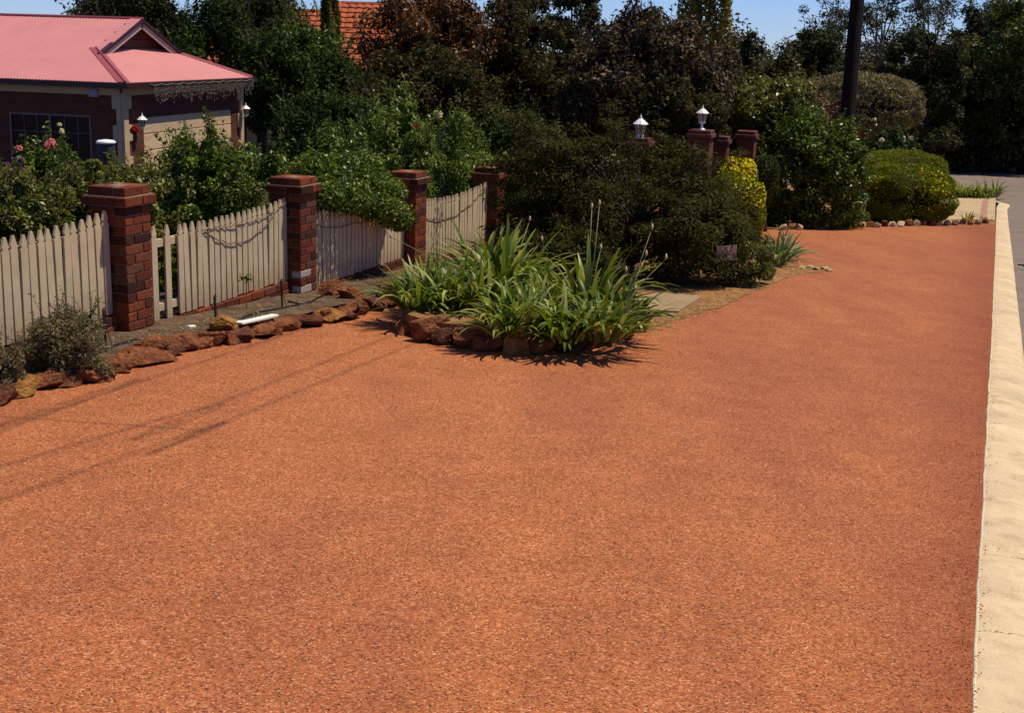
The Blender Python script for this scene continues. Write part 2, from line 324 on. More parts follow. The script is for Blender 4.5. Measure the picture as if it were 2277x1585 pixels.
M['bud'] = plain('pale_bud', (.62, .46, .26), .6, .15, 30)
for nme, c in (('pink', (.75, .22, .24)), ('purple', (.26, .08, .34)), ('white_f', (.80, .72, .58)), ('red', (.38, .008, .012)), ('cream_f', (.80, .70, .36)), ('yellow_r', (.65, .38, .08))):
    M[nme] = leaf_mat('petal_'+nme, [tuple(x*.8 for x in c), c], .6, .2, .3)

# ------------------------------------------------------------------ foliage builders
def leaf_quads(p, nrm, size, asp=.45, fold=.25, seed=0, tang=None):
    g = np.random.default_rng(seed); n = len(p)
    if tang is None: tang = g.normal(size=(n, 3))
    t = tang-nrm*np.sum(tang*nrm, 1, keepdims=True); t /= np.linalg.norm(t, axis=1, keepdims=True)+1e-9
    b = np.cross(nrm, t); s = size*(g.uniform(.65, 1.35, (n, 1)))
    v = np.empty((n, 4, 3))
    v[:, 0] = p-t*s*.5; v[:, 2] = p+t*s*.5
    mid = p+nrm*s*fold*asp-t*s*.05
    v[:, 1] = mid+b*s*asp*.5; v[:, 3] = mid-b*s*asp*.5
    return v.reshape(-1, 3), np.arange(n*4).reshape(n, 4)
def unit(v): return v/(np.linalg.norm(v, axis=1, keepdims=True)+1e-9)
def clumps(c, r, n, seed, low=-.9, shell=(.55, 1.0), box=0.):
    g = np.random.default_rng(seed); d = unit(g.normal(size=(n*3, 3))); d = d[d[:, 2] > low][:n]
    lo_ = d[:, 2] < 0; h_ = np.linalg.norm(d[:, :2], axis=1, keepdims=True)+1e-6
    d[:, :2] = np.where(lo_[:, None], d[:, :2]/h_*h_**(.35), d[:, :2])     # keep the skirts wide
    if box: d = np.sign(d)*np.abs(d)**(1-box); d /= np.max(np.abs(d), axis=1, keepdims=True)**.6
    return np.array(c)+d*np.array(r)*g.uniform(shell[0], shell[1], (len(d), 1))
def crown_pts(cl, rc, n, seed, up=.5, jit=.6, squash=.8):
    g = np.random.default_rng(seed+1); k = g.integers(0, len(cl), n); d = unit(g.normal(size=(n, 3)))
    rr = rc*g.uniform(.7, 1.25, len(cl))[k][:, None]
    rad = g.uniform(0, 1, (n, 1))**.4
    p = cl[k]+d*rr*rad*np.array([1, 1, squash])
    nr = unit(d*.7+np.array([0, 0, up])+g.normal(size=(n, 3))*jit)
    return p, nr
def limbs(mb, root, cl, r0, seed, nb=9, fork=.45):
    g = np.random.default_rng(seed+3); root = np.array(root, float); c = cl.mean(0)
    top = np.array([root[0]*.5+c[0]*.5, root[1]*.5+c[1]*.5, root[2]+(c[2]-root[2])*max(fork, .1)])
    mid = (root+top)/2+g.normal(size=3)*.04*np.linalg.norm(top-root)
    mb.tube([root-[0, 0, .15], root+(mid-root)*.2, mid, top], [r0*1.25, r0, r0*.85, r0*.7], 8)
    for i in g.choice(len(cl), min(nb, len(cl)), replace=False):
        e = cl[i]; m = top+(e-top)*.5+np.array([0, 0, .12*np.linalg.norm(e-top)])+g.normal(size=3)*.05*np.linalg.norm(e-top)
        mb.tube([top-[0, 0, .05], m, e], [r0*.55, r0*.35, r0*.10], 5)
def plant(name, label, cat, box, dep, mat, leaf, n, ncl=40, rcf=.32, depth_r=None, group=None, low=-.85, seed=1, trunk='bark', r0=.06, asp=.45, up=.5, jit=.6,
          boxy=0., shell=(.55, 1.), parts=('trunk', 'crown'), fork=.4, extra=None, nb=9, bpx=None, flowers=None, beh=None, shoots=None):
    """box = x0,x1,y0,y1 of the crown in photo pixels, dep = forward distance in metres"""
    x0, x1, y0, y1 = box
    if beh is not None:                                 # stands wholly behind the fence line, by beh metres
        r_ = ray((x0+x1)/2, (y0+y1)/2); lv_ = float(r_[:2]@LV)
        for _ in range(12): dep = (VF+beh+.9*(x1-x0)/2*dep/FPX)/lv_
    ppm = FPX/dep; c = P((x0+x1)/2, (y0+y1)/2, dep)
    rx, rz = (x1-x0)/2/ppm, (y1-y0)/2/ppm; ry = depth_r or rx
    b = base(bpx or (x0+x1)/2, (y0+y1)/2, dep)
    rc = rcf*min(rx, rz, ry)
    cl = clumps(c, np.maximum(np.array([rx, ry, rz])-rc*.35, .05), ncl, seed, low, shell, boxy)
    if extra is not None: cl = np.vstack([cl, extra])
    th = thing(name, label, cat, b, group)
    p, nr = crown_pts(cl, rc, n, seed, up, jit)
    # stray shoots breaking the outline
    gs = np.random.default_rng(seed+55); smb = MB(); ns = ncl//2 if shoots is None else shoots; up_c = cl[cl[:, 2] > c[2]-.1*rz]; sp_, sn_ = [], []
    for _ in range(ns):
        q0 = up_c[gs.integers(len(up_c))]; o_ = q0-c; o_ = o_/(np.linalg.norm(o_)+1e-6); dr = o_*.55+np.array([0, 0, .8])+gs.normal(size=3)*.25; dr /= np.linalg.norm(dr); L_ = rc+leaf*gs.uniform(1.5, 4.6); bend = gs.normal(size=3)*.12*L_
        e_ = q0+dr*L_+bend; smb.tube([q0, q0+dr*L_*.55, e_], [leaf*.10, leaf*.07, leaf*.03], 4)
        for t in np.linspace(.35, 1., 13): sp_.append(q0+dr*L_*t+bend*t*t+gs.normal(size=3)*leaf*.38); sn_.append(dr*.3+gs.normal(size=3)*.6+np.array([0, 0, .4]))
    if ns: p = np.vstack([p, np.array(sp_)]); nr = np.vstack([nr, unit(np.array(sn_))])
    ok = p[:, 2] > prof(p[:, 0]*RD[0]+p[:, 1]*RD[1])+.03; p, nr = p[ok], nr[ok]
    v, f = leaf_quads(p, nr, leaf, asp, .25, seed+9)
    obj(parts[1], mesh_np(parts[1], v-b, f, M[mat]), th, kind='stuff')
    mb = smb; limbs(mb, b, cl, r0, seed, nb, fork); mb.build(parts[0], M[trunk], th, True)
    if flowers:
        for fm, cnt, fs in flowers:
            g = np.random.default_rng(seed+21); q = g.choice(len(p), cnt, replace=False)
            score = (p[q]-c)@np.array([.3, -.6, .7]); q = q[np.argsort(-score)][:cnt//2]
            blooms(th, p[q]+np.array([0, -.02, .04]), fs, M[fm], seed)
    return th
def bloom_mesh(name, r, mat, seed=0, n=14):
    g = np.random.default_rng(seed); d = unit(g.normal(size=(n, 3))*[1, 1, .7]+[0, 0, .35]); v, f = leaf_quads(d*r*.55, unit(d+[0, 0, .3]), r*1.1, .95, .3, seed)
    return mesh_np(name, v, f, mat)
def blooms(th, pts, r, mat, seed=0):
    o = wpos(th); ms = [bloom_mesh('flower', r*k, mat, seed+i) for i, k in enumerate((.8, 1., 1.2))]
    for i, p in enumerate(pts): obj('flower', ms[i % 3], th, loc=p-o)

# ------------------------------------------------------------------ setting: ground sheets
def sheet(name, poly_uv, dz, mat, step=1.0, thick=0., jitter=0.):
    """flat-ish sheet following the fall of the land, polygon in road coordinates (u along, v left)"""
    bm = bmesh.new(); g = random.Random(5)
    pts = []
    for i, (u, v) in enumerate(poly_uv):
        u2, v2 = poly_uv[(i+1) % len(poly_uv)]; n = max(1, int(math.hypot(u2-u, v2-v)/step))
        for k in range(n):
            t = k/n; pts.append((u+(u2-u)*t+g.uniform(-jitter, jitter), v+(v2-v)*t+g.uniform(-jitter, jitter)))
    vs_ = [bm.verts.new((u, v, 0)) for u, v in pts]; f = bm.faces.new(vs_)
    us = [u for u, v in pts]
    for k in range(int(min(us)//2*2), int(max(us))+2, 2):
        if 30 < k < 64 or k in (-12, 36) or True:
            bmesh.ops.bisect_plane(bm, geom=bm.verts[:]+bm.edges[:]+bm.faces[:], plane_co=(k, 0, 0), plane_no=(1, 0, 0))
    bmesh.ops.triangulate(bm, faces=bm.faces[:])
    for v in bm.verts: v.co = Vector(uv(v.co.x, v.co.y, dz))
    bmesh.ops.recalc_face_normals(bm, faces=bm.faces[:])
    if bm.faces and sum(f.normal.z for f in bm.faces) < 0: bmesh.ops.reverse_faces(bm, faces=bm.faces[:])
    if thick:
        r = bmesh.ops.extrude_face_region(bm, geom=bm.faces[:])
        for e in r['geom']:
            if isinstance(e, bmesh.types.BMVert): e.co.z += thick
    me = bpy.data.meshes.new(name); bm.to_mesh(me); bm.free(); me.materials.append(mat)
    return me
def struct(name, me): o = obj(name, me); o['kind'] = 'structure'; return o
# the land itself, out to the horizon
us = np.concatenate([[-600, -200, -60], np.arange(-20, 70, 2.), [90, 150, 300, 700]]); vs2 = np.array([-700, -200, -60, -20, -8, 0, 4, 8, 14, 22, 40, 90, 250, 700.])
vv = np.array([uv(u, v, -.17) for u in us for v in vs2]); k = len(vs2)
ff = np.array([[i*k+j, (i+1)*k+j, (i+1)*k+j+1, i*k+j+1] for i in range(len(us)-1) for j in range(k-1)])[:, ::-1]
struct('ground', mesh_np('ground', vv, ff, M['terrain']))
# kerb line, read off the photo where it meets the ground
kb = [touv(G(x, y)) for x, y in ((2160, 1585), (2175, 1280), (2190, 1000), (2199, 840), (2204, 750), (2209, 640), (2213, 560), (2215, 501))]
u_end = kb[-1][0]
u0, v0 = kb[0]; sl = (kb[3][1]-v0)/(kb[3][0]-u0)
kb = [(-10, v0+sl*(-10-u0)), (0, v0+sl*(0-u0))]+kb
ce = touv(G(2222, 446))
kb += [(ce[0]-3, (ce[1]+kb[-1][1])/2), (ce[0]-1.2, ce[1]), (ce[0]-.2, ce[1]+.35), (ce[0]+.5, ce[1]+1.0), (ce[0]+1.0, ce[1]+2.2), (ce[0]+1.5, ce[1]+4.5), (ce[0]+2.2, ce[1]+9), (ce[0]+3.4, ce[1]+18)]
def resample(pl, step):
    out = [pl[0]]
    for a, b in zip(pl, pl[1:]):
        n = max(1, int(math.hypot(b[0]-a[0], b[1]-a[1])/step)); out += [(a[0]+(b[0]-a[0])*t/n, a[1]+(b[1]-a[1])*t/n) for t in range(1, n+1)]
    return out
KB = resample(kb, .15)
def offs(pl, d):
    o = []
    for i, p in enumerate(pl):
        a, b = pl[max(0, i-1)], pl[min(len(pl)-1, i+1)]; t = np.array([b[0]-a[0], b[1]-a[1]]); t /= np.linalg.norm(t); o.append((p[0]+t[1]*d, p[1]-t[0]*d))
    return o
# cross-section of the mountable kerb: bright arris at the back, sloping tray to the road
prof_k = [(0, -.16), (0, .003), (.012, .005), (.045, .008), (.075, .006), (.16, .000), (.25, -.018), (.31, -.040), (.335, -.062), (.345, -.16)]
lines = [offs(KB, d) for d, z in prof_k]; vv = []; n = len(KB)
for (d, z), ln in zip(prof_k, lines):
    wob = .007 if d < .02 else .002
    vv += [uv(u, v+wob*noise.fractal((u*2.2, 3.3, 0), .8, 2.2, 5), z) for u, v in ln]
ff = np.array([[i*n+j, (i+1)*n+j, (i+1)*n+j+1, i*n+j+1] for i in range(len(prof_k)-1) for j in range(n-1)])
me = mesh_np('kerb', vv, ff, [M['kerb'], M['kerb_edge']])
for p in me.polygons: p.material_index = 1 if p.index < (n-1)*2 else 0
struct('kerb', me)
# road (to the right of the kerb, swinging left beyond the corner)
fr = offs(kb, .34)
road = fr+[(ce[0]+16, ce[1]+18), (ce[0]+14.0, ce[1]+5), (ce[0]+14.5, ce[1]-4), (ce[0]+14.5, -9), (-10, -7.5)]
struct('road', sheet('road', road, -.065, M['road'], 2.))
# red gravel verge and drive
bk = offs(kb, .004); nk = [p for p in bk if p[0] <= u_end]
RV = 6.02
grav = nk+[touv(G(2214, 500)), touv(G(1990, 503)), touv(G(1760, 512)), (28, 6.6), (20, 6.7), (-10, 6.7)]
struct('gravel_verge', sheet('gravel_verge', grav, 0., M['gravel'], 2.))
# soil bed between the rock edging and the fence, and the garden behind
bed = [(-10, 6.25), (7, 6.25), (13.6, 6.2), (15, 6.4), (22, 7.0), (28, 7.2), (28, 8.2), (-10, 8.2)]
struct('garden_bed', sheet('garden_bed', bed, .075, M['bed'], .4, jitter=.02))
gard = [(-10, 8.2), (28, 8.2), (30, 8.4), (30, 30), (-10, 30)]
struct('front_garden', sheet('front_garden', gard, .03, M['terrain'], 3.))
# orange sand round the feathery bush
sb = [touv(G(x, y)) for x, y in ((1425, 745), (1470, 722), (1530, 704), (1590, 686), (1650, 664), (1700, 640), (1750, 617), (1800, 607), (1850, 602), (1830, 590), (1770, 588), (1730, 560), (1640, 540), (1480, 545), (1300, 560), (1200, 600), (1250, 680), (1350, 720))]
struct('sandy_bed', sheet('sandy_bed', sb, .006, M['sand'], .22, jitter=.05))
# concrete cross-over beyond the far edging, with a red band
b1 = [touv(G(x, y)) for x, y in ((2212, 496), (2213, 441), (2100, 440), (2100, 492))]
struct('far_soil', sheet('far_soil', [touv(G(1760, 512)), touv(G(1990, 503)), touv(G(2214, 500)), touv(G(2214, 489)), touv(G(2050, 489)), touv(G(2060, 420)), (48, 9), (30, 9)], .004, M['sand'], .8))
struct('crossover', sheet('crossover', [touv(G(x, y)) for x, y in ((2213, 489), (2214, 441), (2080, 441), (2060, 489))], .010, M['cream_conc'], .8))
struct('crossover_band', sheet('crossover_band', [touv(G(x, y)) for x, y in ((2178, 486), (2194, 486), (2198, 442), (2186, 442))], .016, M['red_conc'], .5))
struct('far_verge', sheet('far_verge', [touv(G(2224, 438)), touv(G(2090, 438)), (ce[0]+1.6, ce[1]+6), (ce[0]+.7, ce[1]+1.5), (ce[0]+.1, ce[1]+.6)], .004, M['bed'], .6))
T3 = np.array([RD[0], RD[1], 0.]); L3 = np.array([LV[0], LV[1], 0.]); Z3 = np.array([0, 0, 1.])
# ------------------------------------------------------------------ brick pillars of the picket fence
VF = 7.13                      # fence line (centre of the pillars) in road coordinates
PW = .38; BL, BW, BH, BG = .249, .121, .076, .010
def brick_mesh(l, w, h, seed):
    bm = bmesh.new(); bmesh.ops.create_cube(bm, size=1)
    for v in bm.verts: v.co = Vector((v.co.x*l, v.co.y*w, v.co.z*h))
    bmesh.ops.bevel(bm, geom=bm.edges[:], offset=.006, segments=1, affect='EDGES')
    g = random.Random(seed)
    for v in bm.verts: v.co += Vector((g.uniform(-1, 1), g.uniform(-1, 1), g.uniform(-1, 1)))*.0022
    me = bpy.data.meshes.new('brick'); bm.to_mesh(me); bm.free(); me.materials.append(M['brick']); return me
BRK = [brick_mesh(BL, BW, BH, s) for s in range(5)]
ROTF = math.atan2(RD[1], RD[0])          # local x along the fence
def place_brick(par, dx, dy, dz, rot, sx=1., mesh=None):
    """offset in fence axes (along, left, up) from the thing's origin"""
    o = obj('brick', mesh or random.choice(BRK), par, loc=T3*dx+L3*dy+Z3*dz)
    o.rotation_euler = (random.uniform(-.008, .008), random.uniform(-.008, .008), ROTF+rot+random.uniform(-.012, .012)); o.scale = (sx, 1, 1); return o
def pillar(u, label, v=VF, courses=14, cap=True, group='brick pillars of the picket fence', pale=()):
    b = uv(u, v); th = thing('brick_pillar', label, 'pillar', b, group)
    mb = MB(); hh = (courses*(BH+BG)+.02)
    mb.box(b+Z3*(hh/2-.09), T3*(PW/2-.012), L3*(PW/2-.012), Z3*(hh/2+.08)); mb.build('mortar', M['mortar'], th)
    e = PW/2-BW/2; q = BL/2-PW/2
    for c in range(courses):
        z = .03+c*(BH+BG)-.0+BH/2-.03
        s = 1 if c % 2 else -1
        for k_, (dx, dy, rot) in enumerate(((q*s, -e, 0), (e*s, q, math.pi/2), (-q*s, e, 0), (-e*s, -q, math.pi/2))):
            o = place_brick(th, dx, dy, z, rot)
            if (c, k_) in pale: o.material_slots[0].link = 'OBJECT'; o.material_slots[0].material = M['brick_pale']
    if cap:
        # corbelled course, oversailing by 6 cm, then a smaller top course
        z1 = courses*(BH+BG)+BH/2; k = .042
        e1 = e+k
        for dx, dy, rot, sx in ((q-k, -e1, 0, 1.), (e1, q-k, math.pi/2, 1.), (k-q, e1, 0, 1.), (-e1, k-q, math.pi/2, 1.)): place_brick(th, dx, dy, z1, rot, sx)
        x2 = -(PW/2+k)+BL+BG+(PW+2*k-BW-BL-BG)/2; s2 = (PW+2*k-BW-BL-2*BG)/BL
        for dx, dy, rot, sx in ((x2, -e1, 0, s2), (e1, x2, math.pi/2, s2), (-x2, e1, 0, s2), (-e1, -x2, math.pi/2, s2)): place_brick(th, dx, dy, z1, rot, sx)
        z2 = z1+BH+BG; e2 = e+.001
        for dx, dy, rot in ((q, -e2, 0), (e2, q, math.pi/2), (-q, e2, 0), (-e2, -q, math.pi/2)): place_brick(th, dx, dy, z2, rot)
        mb = MB(); mb.box(b+Z3*(z1), T3*(PW/2+.03), L3*(PW/2+.03), Z3*(BH/2+.006)); mb.box(b+Z3*(z2-.004), T3*(PW/2-.01), L3*(PW/2-.01), Z3*(BH/2+.002)); mb.build('cap_mortar', M['mortar'], th)
    return th
UP = [9.79, 12.96, 16.13, 19.30]
pillar(UP[0], 'dark red brick pillar between unbroken picket panel and panel missing two pickets')
pillar(UP[1], 'brick pillar with two whitish bricks low on its road side', pale=((1, 0), (3, 0)))
pillar(UP[2], 'brick pillar with its foot hidden by the agapanthus leaves')
pillar(UP[0]-3.17, 'brick pillar at the near end of the unbroken picket panel')
pillar(UP[3], 'brick pillar at the end of the pickets, half buried in feathery bush')

# ------------------------------------------------------------------ picket panels
def picket_mesh(h, w=.084, t=.02, seed=0):
    g = random.Random(seed); a = w/2; n = .013
    prof2 = [(-a, 0), (a, 0), (a, h-.115), (a-n, h-.10), (a-n, h-.088), (a-.004, h-.075), (.010, h), (-.010, h), (-a+.004, h-.075), (-a+n, h-.088), (-a+n, h-.10), (-a, h-.115)]
    m = len(prof2); v = [(x, -t/2, z) for x, z in prof2]+[(x, t/2, z) for x, z in prof2]
    f = [list(range(m)), [m+i for i in range(m)][::-1]]+[[i, i+m, (i+1) % m+m, (i+1) % m] for i in range(m)]
    bm = bmesh.new(); vs_ = [bm.verts.new(p) for p in v]
    for q in f: bm.faces.new([vs_[i] for i in q])
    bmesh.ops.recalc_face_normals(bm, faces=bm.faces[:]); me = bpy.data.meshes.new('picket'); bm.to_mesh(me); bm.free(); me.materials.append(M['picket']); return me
PIT = .1065
def panel(ua, ub, label, wlabel, missing=(), sag=.075, htop=.985, hang=()):
    """level panel between two pillars; the land falls away beneath it"""
    za = float(prof(ua)); b = uv((ua+ub)/2, VF); b[2] = float(prof(ub))
    th = thing('picket_fence', label, 'fence', uv((ua+ub)/2, VF), 'picket panels along the garden')
    o = wpos(th); L = ub-ua; zb = za+.055
    n = int(L/PIT); s = L/n
    for i in range(n):
        if i in missing: continue
        t = (i+.5)/n; top = za+htop-sag*math.sin(math.pi*t)**.8+random.uniform(-.008, .008)
        p = uv(ua+L*t, VF-.022); p[2] = zb+random.uniform(-.01, .01)
        q = obj('picket', picket_mesh(top-p[2], seed=i), th, loc=p-o); q.rotation_euler = (random.uniform(-.01, .01), random.uniform(-.012, .012)+(.05 if i in hang else 0), ROTF+random.uniform(-.03, .03))
    for z in (.17, .78):
        c = uv((ua+ub)/2, VF+.015); c[2] = za+z
        MB().box(c, T3*(L/2), L3*.021, Z3*.036).build('rail', M['picket'], th)
    # brick plinth under the level panel, showing more courses down the slope
    lw = thing('brick_plinth', wlabel, 'low wall', uv((ua+ub)/2, VF), 'brick plinths under the picket panels')
    o2 = wpos(lw); drop = za-float(prof(ub)); nc = int((drop+.12)/(BH+BG))+1
    c = uv((ua+ub)/2, VF-.005); zt = zb-.012; c[2] = zt-nc*(BH+BG)/2-.012
    MB().box(c, T3*(L/2-.002), L3*.045, Z3*(nc*(BH+BG)/2)).build('mortar', M['mortar'], lw)
    for k in range(nc):
        x = (.0 if k % 2 else -.1327)
        while x < L-.06:
            x0, x1 = max(x, .003), min(x+BL, L-.003)
            if x1-x0 > .05:
                p = uv(ua+(x0+x1)/2, VF-.010); gzz = p[2]; p[2] = zt-BH/2-k*(BH+BG)
                if p[2]+BH/2 > gzz+.02:
                    place_brick(lw, 0, 0, 0, 0, (x1-x0)/BL).location = p-o2
            x += BL+BG
    return za
hp = PW/2+.004
panel(UP[0]-6.34+hp, UP[0]-3.17-hp, 'cream picket panel at the near end of the fence run', 'brick plinth under the near end picket panel')
panel(UP[0]-3.17+hp, UP[0]-hp, 'cream picket panel behind the small grey shrub', 'brick plinth course under the picket panel behind the grey shrub')
panel(UP[0]+hp, UP[1]-hp, 'cream picket panel with two pickets missing', 'brick plinth under the picket panel with missing pickets', missing=(3, 5))
panel(UP[1]+hp, UP[2]-hp, 'cream picket panel shaded by the overhanging glossy shrub', 'brick plinth under the shrub-shaded picket panel')
panel(UP[2]+hp, UP[3]-hp, 'weathered cream picket panel behind the agapanthus clumps', 'brick plinth behind the agapanthus clumps')
# dry vine stems looped along the pickets
def vine(ua, ub, za, label, pts, seed):
    g = random.Random(seed); mb = MB(); pl = []
    for i in range(40):
        t = i/39; x = t*(len(pts)-1); k = min(int(x), len(pts)-2); f = x-k; z = pts[k][1]*(1-f)+pts[k+1][1]*f; s = pts[k][0]*(1-f)+pts[k+1][0]*f
        p = uv(ua+(ub-ua)*s, VF-.040-g.uniform(0, .008)); p[2] = za+z+g.uniform(-.012, .012); pl.append(p)
    th = thing('dry_vine', label, 'vine', pl[0]); mb.tube(pl, .005, 5); mb.build('stem', M['vine'], th)
    m2 = MB()
    for q in g.sample(pl, 10):
        d = np.array([g.uniform(-1, 1)*T3[0], g.uniform(-1, 1)*T3[1], g.uniform(-1, .6)]); m2.tube([q, q+d*.05], [.003, .0015], 4)
    m2.build('twig', M['vine'], th)
ua, ub = UP[0]+hp, UP[1]-hp; za = float(prof(ua))
vine(ua, ub, za, 'dry brown vine looped over the pickets left of whitish-brick pillar', [(.40, .80), (.47, .70), (.55, .63), (.62, .60), (.72, .63), (.82, .72), (.90, .84), (.985, .95)], 3)
vine(ua, ub, za, 'second thin dry vine drawn level across the same pickets', [(.38, .83), (.55, .80), (.70, .80), (.88, .84)], 4)
ua, ub = UP[1]+hp, UP[2]-hp; za = float(prof(ua))
vine(ua, ub, za, 'dry vine sagging across the shaded picket panel', [(.03, .82), (.2, .72), (.35, .68), (.6, .68), (.8, .76), (.97, .90)], 5)
ua, ub = UP[2]+hp, UP[3]-hp; za = float(prof(ua))
vine(ua, ub, za, 'dry vine looped across the weathered pickets behind agapanthus', [(.02, .78), (.12, .68), (.3, .60), (.5, .60), (.75, .72), (.97, .9)], 6)

# ------------------------------------------------------------------ rocks
def rock_mesh(name, sx, sy, sz, mat, seed, sub=3, rough=.28, box=.35):
    bm = bmesh.new(); bmesh.ops.create_icosphere(bm, subdivisions=sub+(sub > 2), radius=1)
    off = Vector((seed*3.17, seed*1.31, seed*7.7)); gr = random.Random(seed)
    cuts = [(Vector((gr.gauss(0, 1), gr.gauss(0, 1), gr.gauss(0, .8))).normalized(), gr.uniform(.60, .86)) for _ in range(11)]
    for v in bm.verts:
        d = v.co.normalized(); q = Vector([math.copysign(abs(c)**(1-box), c) for c in d]); q /= max(abs(c) for c in q)**.5
        n = noise.fractal(d*1.5+off, .9, 2.1, 5)*rough + abs(noise.noise(d*4+off))*-.16 + noise.noise(d*8.5+off)*.06
        r = 1+n
        if sub > 2: r += noise.cell(d*3.3+off)*.07
        w = q*r
        for nn0, dd in cuts:
            ex_ = w.dot(nn0)-dd
            if ex_ > 0: w = w-nn0*ex_*.93
        w *= 1.18; w += d*(noise.noise(d*9+off)*.035+noise.noise(d*17+off)*.02)
        v.co = Vector((w.x*sx, w.y*sy, w.z*sz))
    me = bpy.data.meshes.new(name); bm.to_mesh(me); bm.free(); me.materials.append(M[mat]); return me
def rock(name, label, p, sx, sy, sz, mat, seed, rot=0, sub=3, group=None, sink=.3, rough=.28, cat='rock'):
    o = obj(name, rock_mesh(name, sx, sy, sz, mat, seed, sub, rough), None, loc=np.array(p)+[0, 0, sz*(1-sink)])
    o.rotation_euler = (random.uniform(-.15, .15), random.uniform(-.15, .15), ROTF+rot+random.uniform(-.3, .3)); return tag(o, label, cat, group)
EDGE = 'laterite rocks edging the fence bed'
# the edging rocks left to right: pixel of the foot, half length along, half height, material
er = [(-330, 1010, .2, .11, 'rock'), (-250, 985, .19, .12, 'rock_dark'), (-185, 962, .2, .11, 'rock'), (-120, 942, .18, .11, 'rock_ochre'), (-60, 925, .2, .11, 'rock'), (18, 898, .17, .10, 'rock_dark'), (62, 880, .19, .12, 'rock_ochre'), (128, 862, .20, .11, 'rock'), (180, 856, .13, .08, 'rock'), (222, 845, .17, .11, 'rock'), (268, 828, .13, .10, 'rock'), (338, 812, .22, .13, 'rock'), (392, 790, .13, .10, 'rock_dark'),
      (440, 778, .20, .14, 'rock'), (490, 768, .14, .12, 'rock'), (542, 762, .17, .13, 'rock_dark'), (592, 748, .16, .12, 'rock'), (622, 745, .09, .10, 'rock'), (655, 735, .18, .12, 'rock'), (705, 726, .17, .13, 'rock_dark'), (745, 716, .12, .12, 'rock_ochre'), (775, 710, .12, .12, 'rock_dark'), (812, 697, .16, .12, 'rock'), (848, 690, .15, .13, 'rock_dark'), (880, 682, .14, .12, 'rock'), (915, 672, .16, .12, 'rock')]
elab = {'rock': 'rusty red laterite rock in the edging below the picket fence', 'rock_dark': 'dark pitted laterite rock in the edging below the picket fence', 'rock_ochre': 'yellow ochre laterite rock in the edging below the picket fence'}
for i, (x, y, s, hz, m) in enumerate(er):
    u, v = touv(G(x, y)); s *= 1.08; hz *= .52
    zone = 'under the small grey shrub' if 0 < x < 260 else 'at the near end of the fence' if x <= 0 else 'before the first brick pillar' if x < 400 else 'below the panel with missing pickets' if x < 520 else 'below the white boards' if x < 640 else 'before the whitish-brick pillar' if x < 760 else 'below the shaded picket panel'
    rock('laterite_rock', elab[m].replace('in the edging below the picket fence', 'in the bed edging '+zone), uv(u, v+.11), s, .13+.03*random.random(), hz, m, i+1, group=EDGE, sink=.25)
for i in range(46):
    t = i/45*(len(er)-6)+4; k0 = int(t); fx_ = t-k0; xx = er[k0][0]*(1-fx_)+er[min(k0+1, len(er)-1)][0]*fx_; yy = er[k0][1]*(1-fx_)+er[min(k0+1, len(er)-1)][1]*fx_; u, v = touv(G(xx+random.uniform(-6, 6), yy)); m = ['rock', 'rock_dark', 'rock'][i % 3]
    rock('chink_stone', 'small %s stone wedged between the fence bed edging rocks' % ('rusty red' if m == 'rock' else 'dark brown'), uv(u, v+random.uniform(.02, .20)), .07+.05*random.random(), .06, .045+.03*random.random(), m, 200+i, sub=2, group='small stones between the edging rocks', sink=.3, cat='stone')
for i, (x, y, s, hz, m, lb) in enumerate([(500, 735, .19, .09, 'rock_ochre', 'large ochre yellow rock behind the edging beside the white boards'), (345, 775, .16, .07, 'rock', 'flat red rock on the bed at the foot of the first pillar'), (735, 655, .15, .10, 'rock', 'red rock against the foot of the whitish-brick pillar'), (785, 662, .17, .07, 'rock', 'low red rock beside the black sprinkler clip near shaded pickets'), (860, 655, .16, .09, 'rock', 'red rock on the bed under the shaded pickets')]):
    rock('bed_rock', lb, G(x, y, .07)-np.array([0, 0, .02]), s, .12, hz, m, 40+i, sink=.25)
# far edging of small pale rocks
xs = np.linspace(1742, 2192, 27)
for i, x in enumerate(xs):
    y = 511-(x-1742)/450*13+random.uniform(-1, 1); m = ['rock_pale', 'rock', 'rock_pale', 'rock_dark', 'rock'][i % 5 if i % 7 else 2]
    rock('edging_rock', 'small %s rock in the low edging before the clipped hedge' % {'rock_pale': 'pale', 'rock': 'red', 'rock_dark': 'dark'}[m], G(x, y), .11+.05*random.random(), .09, .065+.03*random.random(), m, 60+i, sub=2, group='small rocks along the far gravel edge', sink=.25, rough=.2)
for i, (x, y) in enumerate([(1783, 598), (1800, 597), (1833, 600), (1843, 603), (1815, 601)]):
    rock('pale_stone', 'small pale flat stone on the sand tip beside the gravel', G(x, y), .075, .055, .03, 'rock_pale', 90+i, sub=2, group='pale stones at the sandy tip', sink=.35, rough=.15, cat='stone')

